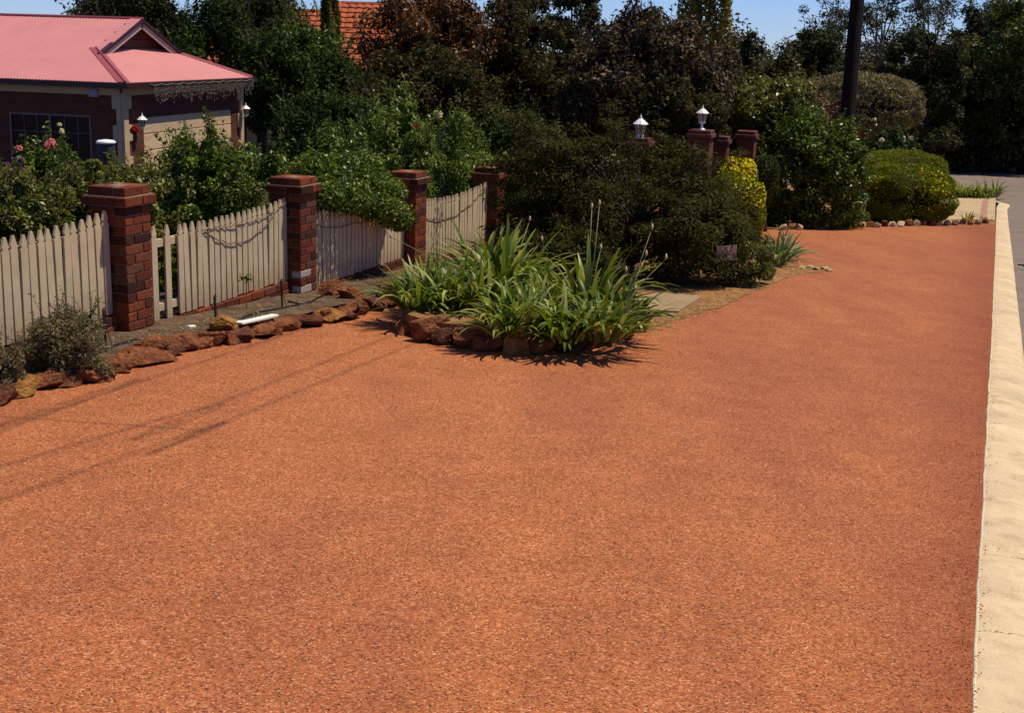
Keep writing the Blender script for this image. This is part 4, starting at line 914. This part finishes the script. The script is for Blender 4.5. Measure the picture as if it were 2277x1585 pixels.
# ------------------------------------------------------------------ brick gate pillars with lamps, beyond the bush
def gate_pillar(px, ytop, dep, w, label, ztop=None):
    t = P(px, ytop, dep); b = base(px, ytop, dep); th = thing('gate_pillar', label, 'pillar', b, 'brick gate pillars by the next drive'); h = t[2]-b[2]
    def boxuv(name, c, hx, hy, hz):
        o = MB().box(c, T3*hx, L3*hy, Z3*hz).build(name, M['hbrick'], th); me = o.data; l = me.uv_layers.new()
        for p in me.polygons:
            for li in p.loop_indices:
                co = me.vertices[me.loops[li].vertex_index].co; l.data[li].uv = ((co.x*T3[0]+co.y*T3[1])+(co.x*L3[0]+co.y*L3[1]), co.z)
        return bevel(o, .008)
    boxuv('shaft', b+Z3*(h-.16)/2-Z3*.08, w/2, w/2, (h-.16)/2+.08); boxuv('corbel', b+Z3*(h-.118), w/2+.04, w/2+.04, .042); boxuv('cap', b+Z3*(h-.037), w/2+.005, w/2+.005, .037)
    return t
t1 = gate_pillar(1560, 289, 27.5, .46, 'brick gate pillar carrying the lamp seen whole')
gate_pillar(1604, 303, 28.6, .34, 'lower brick pier standing beside the lamp pillar')
gate_pillar(1662, 291, 29.5, .40, 'dark brick pillar without a lamp above the yellow flowers')
t2 = P(1423, 306, 24.5); 
gate_pillar(1423, 306, 24.5, .40, 'brick pillar sunk in the feathery bush under its lamp')
lantern(t1, .80, 'white post lantern standing on the brick gate pillar', None, 'post_lantern', .16)
lantern(t2, .85, 'white post lantern rising out of the feathery bush', None, 'post_lantern', .02)

# ------------------------------------------------------------------ power pole and wires
pb = base(1884, 250, 35.0); pt = P(1907, -20, 35.0); dpole = pt-pb
dpole = np.array([dpole[0]*.0+.0, 0, 1.]) if False else dpole/dpole[2]
top = pb+dpole*9.6
th = thing('power_pole', 'tall dark timber power pole rising behind the round glossy bush', 'pole', pb)
MB().tube([pb-dpole*.3, pb+dpole*3, pb+dpole*6, top], [.20, .185, .168, .15], 14).build('shaft', M['pole'], th, True)
MB().tube([pb+dpole*.2+ex*.20-ey*.05, pb+dpole*6+ex*.17-ey*.05], .02, 5).build('earth_conduit', M['wire'], th)
arm_c = top-dpole*.35; MB().box(arm_c-T3*.2, L3*1.15, T3*.05, Z3*.06).build('crossarm', M['pole'], th)
hs = sdir; u_p, v_p = touv(pb)
def over(px, py, hgt):                                   # the point hgt above the road's fall that shades pixel px,py
    q = G(px, py); k = 7.0/sdir.z
    for _ in range(8):
        w = q+np.array(sdir)*k; k += (hgt-(w[2]-gz(w[0], w[1])))/sdir.z
    return q+np.array(sdir)*k
wa = arm_c-T3*.25
for i, (pa, pb2, off, lb) in enumerate([((20, 1106), (620, 888), -1.0, 'overhead power wire on the road end of the crossarm'), ((20, 1032), (560, 868), -.35, 'overhead power wire second along the crossarm'), ((30, 948), (240, 872), .45, 'overhead power wire third along the crossarm'), ((1, 1), (1, 1), 1.0, 'overhead power wire on the garden end of the crossarm')]):
    if pa == (1, 1): continue
    a, b_ = over(*pa, 7.6), over(*pb2, 7.6); d = a-b_; d /= np.linalg.norm(d[:2]); far = a+d*30
    e = wa+L3*off+Z3*.08; pl = []
    ctrl = [far, a, b_, e]
    for k in range(49):
        t = k/48*3; j = min(int(t), 2); fr2 = t-j; q0 = ctrl[max(j-1, 0)]; q1, q2 = ctrl[j], ctrl[j+1]; q3 = ctrl[min(j+2, 3)]
        pl.append(.5*((2*q1)+(-q0+q2)*fr2+(2*q0-5*q1+4*q2-q3)*fr2**2+(-q0+3*q1-3*q2+q3)*fr2**3))
    MB().tube(pl, .008, 5).build('power_wire', M['wire'])
    o = bpy.context.scene.objects[-1] if False else None
    tag(col.objects[-1], lb, 'wire', 'overhead power wires')
    if i == 0: svc0 = over(452, 957, 7.6)
a = svc0; b_ = over(1, 929, 6.6); d = b_-a; pl = [a+d*t*2.6-Z3*(.35*math.sin(math.pi*min(t, 1))) for t in np.linspace(0, 1, 14)]
MB().tube(pl, .008, 5).build('service_wire', M['wire']); tag(col.objects[-1], 'overhead service wire branching from the power line', 'wire')

# ------------------------------------------------------------------ dark car on the drive beyond the hedge
cp = None
for dq in np.arange(38, 60, .25):                       # where the roof line of a 1.44 m car meets its place in the picture
    q = P(2026, 331, dq)
    if cp is None and dq > 46: cp = np.array([q[0], q[1], gz(q[0], q[1])-.16])
car = thing('parked_car', 'dark parked car showing its roof above the clipped hedge', 'car', cp)
fx = ex; fy = ey                                       # width axis, length axis
def loft(rings, name, mat):
    v = []; f = []; n = len(rings[0])
    for r in rings: v += r
    for i in range(len(rings)-1):
        for k in range(n): f.append([i*n+k, i*n+(k+1) % n, (i+1)*n+(k+1) % n, (i+1)*n+k])
    f += [list(range(n))[::-1], [(len(rings)-1)*n+k for k in range(n)]]
    o = MB().add(v, f).build(name, mat, car, True); bevel(o, .03, 2); return o
def ring(y, w, z0, z1, tw): return [cp+fx*x+fy*y+Z3*z for x, z in ((-w, z0), (w, z0), (w*1.02, (z0+z1)/2), (tw, z1), (-tw, z1), (-w*1.02, (z0+z1)/2))]
loft([ring(-2.1, .74, .35, .80, .70), ring(-1.9, .84, .25, .92, .78), ring(0, .88, .22, .95, .80), ring(1.6, .86, .22, .90, .78), ring(2.1, .72, .35, .70, .66)], 'body', M['car'])
loft([ring(-1.75, .74, .90, .93, .72), ring(-1.3, .74, .90, 1.38, .56), ring(-.2, .76, .92, 1.44, .58), ring(.5, .74, .92, 1.36, .55), ring(1.2, .72, .90, .93, .70)], 'cabin', M['car'])
MB().add([cp+fx*x+fy*y+Z3*z for x, y, z in ((-.62, -1.66, 1.02), (.62, -1.66, 1.02), (.50, -1.42, 1.30), (-.50, -1.42, 1.30))], [[0, 1, 2, 3]]).build('rear_window', M['glass'], car)
for x in (-.78, .78):
    for y in (-1.3, 1.3): MB().tube([cp+fx*(x-.1)+fy*y+Z3*.31, cp+fx*(x+.1)+fy*y+Z3*.31], .31, 16).build('wheel', M['tyre'], car)
for x in (-.68, .68): MB().box(cp+fx*x-fy*2.04+Z3*.72, fx*.09, fy*.04, Z3*.07).build('tail_light', plain('tail_red', (.25, .01, .01), .2), car)
# ------------------------------------------------------------------ garden shrubs
# small grey shrub before the fence
plant('grey_shrub', 'small grey-green shrub with dry tips before the picket panel', 'shrub', (45, 250, 680, 860), 9.9, 'grey', .034, 15000, 60, .30, .32, seed=11, r0=.02, asp=.28, low=-.9, fork=.15, nb=26, jit=.9)
plant('grey_shrub', 'low grey shrub at the rock edging, running out of frame', 'shrub', (-120, 66, 755, 890), 9.3, 'grey', .034, 10000, 40, .30, .30, seed=12, r0=.018, asp=.28, low=-.9, fork=.15, nb=20, jit=.9)
# behind the fence
plant('olive_shrub', 'olive-green shrub spreading behind the unbroken picket panel', 'shrub', (-60, 300, 368, 720), 12.8, 'olive', .050, 34000, 110, .22, .6, shoots=150, seed=13, beh=.12, r0=.03, low=-.9)
plant('olive_shrub', 'olive shrub behind the near end picket panel', 'shrub', (-420, -30, 370, 800), 11.5, 'olive', .050, 26000, 90, .22, .6, seed=27, beh=.12, r0=.03, low=-.9)
plant('olive_shrub', 'pale olive shrub with upright tips beside the first pillar', 'shrub', (190, 410, 362, 700), 13.3, 'olive', .048, 22000, 80, .24, .55, shoots=150, seed=14, beh=.12, r0=.03)
plant('olive_shrub', 'olive shrub with bright tips before the white-lidded container', 'shrub', (120, 330, 350, 600), 15.2, 'olive', .05, 16000, 70, .24, .5, seed=26, beh=.12, r0=.03)
plant('glossy_shrub', 'dark glossy shrub crowding over the panel with missing pickets', 'shrub', (330, 690, 298, 690), 14.6, 'gloss', .052, 44000, 130, .20, .75, shoots=150, seed=15, beh=.12, r0=.05)
plant('glossy_shrub', 'glossy shrub with spindly upright shoots before the garage door', 'shrub', (325, 570, 300, 560), 16.2, 'gloss', .055, 15000, 80, .2, .6, shoots=150, seed=16, beh=.12, r0=.04)
plant('glossy_shrub', 'glossy shrub spilling over the shaded picket panel', 'shrub', (610, 890, 285, 640), 16.2, 'gloss', .055, 40000, 120, .22, .8, shoots=150, seed=17, beh=.12, r0=.05)
ov = np.array([uv(u, v)+np.array([0, 0, z]) for u, v, z in ((13.5, 7.05, 1.18), (13.8, 6.98, 1.12), (14.1, 6.95, 1.12), (14.3, 6.95, 1.02), (14.55, 6.85, .97), (14.8, 6.82, .92), (15.0, 6.8, .85), (15.15, 6.82, .78), (14.7, 7.0, 1.2), (15.1, 7.0, 1.15), (15.3, 6.98, 1.12), (13.7, 7.25, 1.45), (14.3, 7.2, 1.45), (14.8, 7.2, 1.45), (15.2, 7.25, 1.45), (14.0, 7.1, 1.3), (14.5, 7.1, 1.3), (15.0, 7.1, 1.3))])
b = uv(14.9, 7.6); th = thing('overhanging_shrub', 'glossy branch mass hanging over the pickets and shading them', 'shrub', b)
p_, n_ = crown_pts(ov, .25, 17000, 77, .5, .6); v, f = leaf_quads(p_, n_, .052, .45, .25, 78); obj('crown', mesh_np('crown', v-b, f, M['gloss']), th, kind='stuff')
mb = MB(); limbs(mb, b, ov, .03, 5, 12, .6); mb.build('trunk', M['bark'], th, True)
plant('bright_shrub', 'fresh green shrub with pale young tips behind the third pillar', 'shrub', (880, 1125, 255, 600), 18.8, 'bright', .060, 32000, 100, .23, .9, shoots=150, seed=18, beh=.12, r0=.04)
plant('bright_shrub', 'tall loose green shrub with upright shoots above the fence', 'shrub', (790, 990, 215, 560), 20.2, 'bright', .065, 20000, 80, .22, .9, shoots=150, seed=19, beh=.12, r0=.04)
plant('dark_shrub', 'dark shrub filling the shade between garage and garden trees', 'shrub', (590, 930, 190, 470), 24.5, 'dark', .085, 24000, 90, .26, 1.2, seed=20, r0=.06)
plant('dark_shrub', 'black-green shrub in the shade behind the end of the pickets', 'shrub', (900, 1300, 240, 520), 26.0, 'dark', .09, 22000, 90, .26, 1.2, seed=25, r0=.06)
plant('rose_bush', 'rose bush with pink blooms before the house window', 'rose', (40, 205, 300, 520), 15.5, 'gloss', .055, 14000, 60, .28, .4, seed=21, r0=.02)
for nm, lb, pts, r, mt in (('pink', 'pink', [(43, 331)], .065, 'pink'),): pass
def flower_stem(name, label, cat, px, dep, r, mat, group=None):
    """blooms on stems rising from the garden"""
    b = base(px[0][0], px[0][1], dep); th = thing(name, label, cat, b, group)
    mb = MB()
    for x, y in px: q = P(x, y, dep); mb.tube([b, (b+q)/2+np.array([.06, 0, .1]), q], [.007, .005, .004], 4)
    mb.build('stem', M['rose_stem'], th); blooms(th, [P(x, y, dep) for x, y in px], r, M[mat], 3); return th
flower_stem('rose', 'single pink rose bloom against the dark window', 'rose', [(42, 331)], 15.0, .055, 'pink')
flower_stem('rose', 'double pink and cream rose head before the window', 'rose', [(107, 322), (115, 318), (112, 326)], 15.0, .055, 'pink')
flower_stem('rose', 'pale rose spire rising before the window bars', 'rose', [(132, 278), (137, 292)], 15.0, .035, 'cream_f')
flower_stem('rose', 'dark red rose beside the cream quoins', 'rose', [(303, 292), (297, 290)], 16.5, .055, 'red')
flower_stem('rose', 'yellow rose above the tall green shoots', 'rose', [(970, 252), (976, 255)], 19.2, .06, 'cream_f')
flower_stem('rose', 'orange red bloom among the fresh green shrub', 'rose', [(925, 283)], 18.5, .06, 'red')
flower_stem('statice', 'purple flower heads at the foot of the house garden', 'flower', [(8, 378), (22, 372), (38, 357), (46, 354), (30, 380), (48, 378), (60, 377), (52, 381), (70, 398), (15, 366)], 13.6, .035, 'purple')
plant('golden_shrub', 'yellow-orange leaved low shrub by the purple flowers', 'shrub', (-20, 75, 380, 520), 13.2, 'yellowgreen', .05, 3500, 22, .3, .3, seed=22, r0=.02, flowers=[('yellow_r', 60, .035)])
th = plant('rose_bush', 'bush of white roses behind the feathery bush', 'rose', (1240, 1420, 345, 470), 23.0, 'dark', .07, 4000, 30, .3, .6, seed=23, r0=.02)
blooms(th, [P(x, y, 22.3) for x, y in ((1268, 380), (1278, 376), (1290, 382), (1300, 372), (1283, 386), (1296, 388), (1340, 352), (1350, 358), (1362, 354), (1372, 362), (1335, 362), (1356, 366), (1310, 360), (1320, 378), (1272, 388), (1380, 368), (1345, 368))], .085, M['white_f'], 9)
flower_stem('rose', 'small yellow-white roses beside the end pillar', 'rose', [(1123, 342), (1164, 370), (1187, 387), (1140, 355)], 21.5, .05, 'cream_f')
plant('rose_bush', 'light green rose bush behind the end pillar of the pickets', 'rose', (1085, 1240, 330, 560), 22.2, 'bright', .06, 6000, 36, .3, .6, seed=24, r0=.02)
# small weed growing on the pickets
b = G(548, 690, .06); th = thing('picket_weed', 'small bright weed sprouting against the pickets', 'plant', b); q = np.array([P(550+dx, 620+dy, float((b-C0)@Fv)-.05) for dx, dy in rng.normal(size=(70, 2))*[9, 5]])
v, f = leaf_quads(q, unit(rng.normal(size=(70, 3))*.5+[0, -.3, 1]), .035, .5, .2, 4); obj('leaves', mesh_np('leaves', v-b, f, M['bright']), th, kind='stuff'); MB().tube([b, b+[0, 0, .12], q.mean(0)], .005, 4).build('stem', M['vine'], th)

# ------------------------------------------------------------------ the big feathery bush
FB = (1130, 1660, 400, 650); dep = 18.3
b = base(1400, 500, dep); th = thing('feathery_bush', 'large dark feathery bush with bare arching twigs behind the agapanthus', 'bush', b)
c = P(1405, 500, dep); ppm = FPX/dep
cl = clumps(c+[0, 0, .03], [1.48, 1.3, .98], 150, 31, -.95, (.45, 1.0)); 
cl2 = clumps(P(1545, 520, dep-.5), [.56, .95, .70], 60, 32, -.95, (.5, 1.)); cl3 = clumps(P(1215, 450, dep+.3), [.85, .8, .95], 60, 33, -.9, (.5, 1.))
sp = []; g = np.random.default_rng(12); tw = MB()
for x, y in ((1130, 270), (1165, 300), (1210, 290), (1245, 310), (1350, 250), (1385, 285), (1430, 330), (1470, 310), (1500, 330), (1560, 340), (1610, 350), (1130, 330), (1100, 255), (1200, 330), (1290, 330), (1330, 300), (1460, 345), (1640, 420), (1110, 470), (1100, 520), (1690, 520), (1680, 580), (1660, 470)):
    e = P(x, y, dep+g.uniform(-.7, .5)); s0 = c+(e-c)*.45; pl = [c+(e-c)*t+np.array([0, 0, .22*math.sin(math.pi*t)]) for t in np.linspace(0, 1, 7)]
    tw.tube(pl, [.028, .022, .018, .014, .010, .007, .004], 5)
    for t in np.linspace(.6, 1.03, 7): sp.append(c+(e-c)*t+np.array([0, 0, .22*math.sin(math.pi*min(t, 1))])+g.normal(size=3)*.09)
    for k in range(4):
        t = g.uniform(.5, .9); q = c+(e-c)*t+np.array([0, 0, .22*math.sin(math.pi*t)]); d = g.normal(size=3)*.18; tw.tube([q, q+d*.6+[0, 0, .04], q+d], [.008, .006, .003], 4)
p1, n1 = crown_pts(np.vstack([cl, cl2, cl3]), .30, 80000, 34, .75, .45, .55); p2, n2 = crown_pts(np.array(sp), .19, 14000, 35, .8, .4, .5)
pp = np.vstack([p1, p2]); nn_ = np.vstack([n1, n2]); ok = pp[:, 2] > prof(pp[:, :2]@RD)+.03
v, f = leaf_quads(pp[ok], nn_[ok], .062, .30, .2, 36); obj('crown', mesh_np('crown', v-b, f, M['feather']), th, kind='stuff')
limbs(tw, b, cl, .06, 37, 20, .3); tw.build('trunk', M['bark'], th, True)
plant('fringe_shrub', 'low dark shrub filling the foot of the feathery bush behind the island', 'shrub', (1120, 1400, 500, 700), 17.2, 'feather', .06, 16000, 70, .26, .7, seed=43, r0=.02)
plant('fringe_shrub', 'low dark-leaved shrub at the sandy foot of the feathery bush', 'shrub', (1595, 1735, 505, 655), 18.2, 'olive', .05, 7000, 40, .3, .5, seed=41, r0=.02)

# ------------------------------------------------------------------ clipped and flowering shrubs by the next drive
plant('round_bush', 'big rounded glossy green bush before the power pole', 'bush', (1672, 1930, 245, 560), 30.5, 'gloss', .085, 62000, 170, .24, 1.2, shoots=150, seed=42, r0=.06, low=-.95, shell=(.7, 1.))
def hedge(label, box, dep, dr, mat, n, seed, leaf=.07, fl=None, cat='hedge', name='clipped_hedge'):
    x0, x1, y0, y1 = box; ppm = FPX/dep; c = P((x0+x1)/2, (y0+y1)/2, dep); r = np.array([(x1-x0)/2/ppm, dr, (y1-y0)/2/ppm]); b = base((x0+x1)/2, (y0+y1)/2, dep)
    th = thing(name, label, cat, b); g = np.random.default_rng(seed); d = unit(g.normal(size=(n, 3))); d = np.sign(d)*np.abs(d)**.62; m = np.linalg.norm(d, axis=1, keepdims=True); d = d/np.maximum(m**.45, .9)
    wob = np.array([1+.09*noise.noise(Vector(q)*2.3+Vector((seed, 0, 0)))+.05*noise.noise(Vector(q)*6.) for q in d])[:, None]
    p = c+d*r*wob*(1-.10*g.random((n, 1))**2); nr = unit(unit(d)*.35+g.normal(size=(n, 3))*.8); tg = unit(d)*.9+g.normal(size=(n, 3))*.45+[0, 0, .5]
    ok = p[:, 2] > prof(p[:, :2]@RD)+.02; p, nr, tg = p[ok], nr[ok], tg[ok]
    v, f = leaf_quads(p, nr, leaf, .3, .2, seed, tg); obj('foliage', mesh_np('foliage', v-b, f, M[mat]), th, kind='stuff')
    # darker woody inside
    d2 = unit(g.normal(size=(1500, 3))); v, f = leaf_quads(c+d2*r*.72, unit(d2), .22, .9, .1, seed+1); ok2 = (v[:, 2].reshape(-1, 4).min(1) > b[2]-.05); v = v.reshape(-1, 4, 3)[ok2].reshape(-1, 3)
    obj('inner_growth', mesh_np('inner_growth', v-b, np.arange(len(v)).reshape(-1, 4), M['darkbrown']), th, kind='stuff')
    mb = MB()
    for k in range(5): q = c+g.normal(size=3)*r*.3; mb.tube([b+[g.normal()*.1, g.normal()*.1, -.05], q], [.035, .015], 5)
    mb.build('stem', M['bark'], th)
    if fl:
        for mt, cnt, sz, reg in fl:
            q = p[g.choice(len(p), len(p)//3, replace=False)]; 
            if reg is not None: q = q[np.linalg.norm((q-P(*reg[0]))*[1, .35, 1], axis=1) < reg[1]]
            q = q[(q-c)@np.array([0, -1, .3]) > 0][:cnt]; nr2 = unit(g.normal(size=(len(q), 3))+[0, -.5, .6]); v, f = leaf_quads(q+nr2*.02, nr2, sz, .9, .2, seed+5)
            obj('flowers', mesh_np('flowers', v-b, f, M[mt]), th, kind='stuff')
    return th
hedge('clipped yellow-green hedge with golden patches and painted sunlit edge by rock edging', (1893, 2117, 365, 505), 34.0, 1.3, 'yellowgreen', 48000, 51, .075, [('yellow', 260, .05, ((2060, 420, 33.2), .55)), ('yellow', 150, .05, ((1930, 420, 33.2), .45)), ('yellow', 160, .05, ((2112, 460, 33.6), .6))])  # last yellow patch paints sunlight on the hedge's right edge in petal colour
hedge('flat-topped green hedge behind the golden-patched hedge', (1905, 2100, 335, 430), 37.5, 1.2, 'yellowgreen', 22000, 52, .08)
hedge('low clipped green mound under the bright yellow flowers', (1562, 1700, 388, 540), 26.3, .8, 'yellowgreen', 14000, 53, .06, [('yellow', 300, .05, ((1672, 422, 25.7), .38))])
hedge('mound massed with bright yellow flowers by the gate pillars', (1592, 1682, 351, 520), 27.2, .6, 'yellowgreen', 12000, 54, .055, [('yellow', 1500, .07, ((1635, 362, 26.8), .46))], cat='shrub', name='yellow_flowered_shrub')
hedge('dark-sided clipped shrub between yellow flowers and rounded bush', (1668, 1730, 346, 450), 28.0, .6, 'dark', 5000, 55, .06)

# ------------------------------------------------------------------ trees
TG = 'garden trees behind the house'
plant('dark_tree', 'dark rounded tree showing over the red roof ridge', 'tree', (160, 440, -70, 190), 44, 'eucalypt', .16, 22100, 75, .3, 2.2, seed=61, r0=.2, up=.4)
plant('dark_tree', 'dark bushy tree right of the roof gablet', 'tree', (370, 600, 0, 300), 41, 'dark', .14, 20400, 75, .3, 2.0, seed=62, r0=.18)
plant('dark_tree', 'tall dark feathery tree hiding the left of the tile roof', 'tree', (440, 712, -70, 230), 45.5, 'eucalypt', .16, 20000, 90, .24, 2.0, seed=74, r0=.2, up=.4)
plant('leafy_tree', 'mid green tree standing beside the garage wall', 'tree', (515, 820, 65, 370), 38.5, 'dark', .13, 28900, 100, .27, 1.8, seed=63, r0=.16)
plant('leafy_tree', 'brighter leafy tree behind the garage roof end', 'tree', (560, 780, 40, 260), 41, 'gloss', .13, 13600, 62, .28, 1.6, seed=64, r0=.14)
plant('orange_tree', 'tree with orange-brown leaves before the orange tile roof', 'tree', (800, 1120, -50, 260), 34.5, 'orange', .13, 25500, 112, .22, 2.2, seed=65, r0=.18)
plant('brown_tree', 'brownish green tree under the orange-leaved tree', 'tree', (740, 1130, 100, 400), 32.5, 'darkbrown', .12, 28900, 112, .25, 2.0, seed=66, r0=.18)
plant('brown_tree', 'tall dark tree between orange-leaved and copper trees', 'tree', (1030, 1300, -60, 370), 36.5, 'darkbrown', .13, 28900, 112, .25, 2.2, seed=67, r0=.2)
plant('copper_tree', 'dense dark tree with copper new leaves behind the lamps', 'tree', (1250, 1645, 18, 400), 31.0, 'copper', .12, 47600, 150, .22, 2.1, seed=68, r0=.2, low=-.95, shell=(.7, 1.))
plant('sparse_gum', 'thin gum tree with sky gaps beside the copper tree', 'tree', (1225, 1345, -90, 170), 52, 'eucalypt', .2, 4420, 32, .3, 1.5, seed=69, r0=.2, fork=.3)
plant('shade_shrub', 'grey-green leafy shrub behind the lamp pillar', 'shrub', (1385, 1640, 190, 400), 29.3, 'darkbrown', .11, 22100, 87, .28, 1.2, seed=70, r0=.08)
plant('shade_shrub', 'olive leafy shrub behind the dark brick pillar', 'shrub', (1600, 1830, 150, 400), 31.5, 'olive', .11, 22100, 87, .26, 1.3, seed=71, r0=.08)
plant('red_tip_shrub', 'shrub with red tipped leaves behind the rounded bush', 'shrub', (1690, 1880, 205, 380), 33.2, 'redtip', .11, 15300, 62, .28, 1.2, seed=72, r0=.07)
plant('white_flower_shrub', 'dark shrub with glinting white flowers behind the hedge', 'shrub', (1915, 2040, 285, 420), 39.5, 'dark', .12, 10200, 45, .3, 1., seed=73, r0=.07, flowers=[('white_f', 110, .07)])
# clipped hedge tree on clear stems
hedge('tall silvery clipped hedge block behind the power pole', (1782, 2045, 165, 305), 44, 1.7, 'hedge_grey', 40000, 56, .14)
# conifers
def conifer(label, px0, px1, ytop, dep, mat, seed, n=16000):
    ppm = FPX/dep; xm = (px0+px1)/2; b = base(xm, 100, dep); t = P(xm, ytop, dep); r = (px1-px0)/2/ppm; h = t[2]-b[2]; th = thing('conifer', label, 'tree', b); g = np.random.default_rng(seed)
    z = g.random(n)**.8; a = g.random(n)*2*math.pi; rr = r*np.minimum(1, (1-z)*3.0)*(.82+.18*np.sin(a*5+z*22))*(1-.25*g.random(n)**2)
    p = b+np.stack([rr*np.cos(a), rr*np.sin(a), .2+z*h], 1); o = np.stack([np.cos(a), np.sin(a), .8+0*a], 1); v, f = leaf_quads(p, unit(o*.3+g.normal(size=(n, 3))), .2, .35, .2, seed, o+g.normal(size=(n, 3))*.3)
    obj('crown', mesh_np('crown', v-b, f, M[mat]), th, kind='stuff'); MB().tube([b-[0, 0, .1], t-[0, 0, .4]], [.18, .04], 7).build('trunk', M['bark'], th)
conifer('dense golden conifer column beside the copper tree', 1502, 1628, -330, 41, 'gold', 81)
conifer('slim golden-green conifer before the orange tile roof', 712, 757, -110, 46, 'gold', 82, 9000)
# palm
pbm = base(520, -60, 42); th = thing('palm_tree', 'palm with drooping fronds high behind the red roof', 'tree', pbm); ptop = P(545, -70, 42)
MB().tube([pbm-[0, 0, .2], (pbm+ptop)/2+[.1, 0, 0], ptop], [.22, .18, .16], 10).build('trunk', M['bark'], th, True); g = np.random.default_rng(9)
for k in range(26):
    a = k*2.4; d = np.array([math.cos(a), math.sin(a), 0]); L = 3.0*g.uniform(.85, 1.1); el = g.uniform(.0, 1.0); pts = []; q = ptop.copy(); ang = el
    for s in range(12): pts.append(q.copy()); q = q+(d*math.cos(ang)+Z3*math.sin(ang))*L/11; ang -= .17
    mb = MB(); mb.tube(pts, [.03]*6+[.015]*6, 4); sd = np.cross(d, Z3)
    for s in range(2, 12):
        for w in (-1, 1):
            for e in (0, .5):
                q = pts[s-1]+(pts[s]-pts[s-1])*e; t = q+sd*w*.45*math.sin(math.pi*(s/13))+d*.2-Z3*.28; m = np.cross(t-q, Z3); m = m/(np.linalg.norm(m)+1e-6)*.02
                mb.add([q-m, q+m, t], [[0, 1, 2]])
    mb.build('frond', M['dark'], th)
# right-hand forest of gums and wattles
fw = [('eucalypt', 'eucalypt slim dark gum beside golden conifer', (1635, 1700, 72, 300), 52, .16, 5000), ('eucalypt', 'dark bushy gum left of the power pole', (1725, 1890, 62, 300), 56, .18, 11000), ('eucalypt', 'bushy gum close against the left of the pole', (1800, 1905, 110, 300), 60, .18, 6000),
      ('eucalypt', 'brown domed tree right of the power pole', (1935, 2150, 55, 380), 56, .17, 17000), ('darkbrown', 'dense dark tree above the far road edge', (2010, 2230, 130, 400), 59, .18, 15000), ('eucalypt', 'tall gum with sky gaps behind the domed tree', (2070, 2250, 10, 300), 64, .2, 9000),
      ('olive', 'tall leafy tree at the right edge of the road bend', (2160, 2430, -60, 340), 58, .18, 17000), ('darkbrown', 'broad dark tree beyond the road at the right', (2190, 2480, 120, 420), 60, .18, 15000), ('eucalypt', 'olive brown tree filling the gap behind silver hedge', (1880, 2080, 150, 400), 58, .19, 9000), ('darkbrown', 'low olive tree left of the silvery hedge', (1640, 1830, 120, 330), 48, .16, 11000)]
for i, (m, lb, bx, dp, lf, n) in enumerate(fw):
    lb = lb.replace('eucalypt slim', 'slim'); plant('forest_tree', lb, 'tree', bx, dp, m, lf, int(n*1.7), 80, .23, None, 'trees beyond the road bend', seed=90+i, r0=.22, fork=.4, shell=(.4, 1.))
def airy(label, px, ytop, dep, seed, pale=True):
    """thin gum: forked pale limbs carrying small leaf tufts"""
    b = base(px[0], 200, dep); th = thing('airy_gum', label, 'tree', b, 'thin gums against the sky'); mb = MB(); g = np.random.default_rng(seed); tips = []
    fork = P((px[0]+px[1])/2, ytop+180, dep); mb.tube([b, (b+fork)/2+[.2, 0, 0], fork], [.22, .16, .12], 8)
    for k in range(9):
        e = P(px[0]+(px[1]-px[0])*(k+.5)/9, ytop+g.uniform(-10, 80), dep+g.uniform(-2, 2)); m = (fork+e)/2+g.normal(size=3)*.3; mb.tube([fork, m, e], [.09, .05, .02], 5); tips += [e, m+(e-m)*.6+g.normal(size=3)*.25]
        for j in range(3): q = m+(e-m)*g.random(); t = q+g.normal(size=3)*.6+[0, 0, .3]; mb.tube([q, t], [.03, .01], 4); tips.append(t)
    p, n = crown_pts(np.array(tips), .42, 2600, seed, .3, .9); v, f = leaf_quads(p, n, .2, .35, .2, seed); obj('crown', mesh_np('crown', v-b, f, M['eucalypt']), th, kind='stuff'); mb.build('trunk', M['bark_pale'], th, True)
airy('thin gum with open crown right behind the power pole', (1890, 2010), -15, 70, 101); airy('thin bare-limbed gum left of the power pole', (1830, 1890), 0, 72, 102); airy('wispy gum twigs over the domed tree', (2010, 2120), -30, 78, 103); airy('thin gum in the gap before right edge', (2140, 2230), 20, 74, 104)
# backing wood that reads as one dark mass
cl = []; g = np.random.default_rng(31)
for x in np.linspace(1560, 2500, 160): cl.append(P(x+g.normal()*10, g.uniform(150, 385), 64+g.uniform(-4, 8)))
for x in np.linspace(1600, 2500, 120): cl.append(P(x+g.normal()*10, 118+g.uniform(-12, 60), 85+g.uniform(-6, 10)))
for x in np.linspace(2080, 2500, 60): cl.append(P(x, g.uniform(250, 392), 57.5+g.uniform(0, 3)))
for x in np.linspace(300, 1650, 220): cl.append(P(x, g.uniform(70, 330), 56+g.uniform(-3, 6)))
cl = np.array(cl); p, n = crown_pts(cl, 1.3, 110000, 33, .5, .7); zg = prof(p[:, :2]@RD); ok = p[:, 2] > zg-.1; v, f = leaf_quads(p[ok], n[ok], .24, .5, .25, 34)
o = obj('forest_undergrowth', mesh_np('forest_undergrowth', v, f, M['darkbrown']), None, 'stuff'); o['label'] = 'dark mass of undergrowth and far wood behind the gardens'
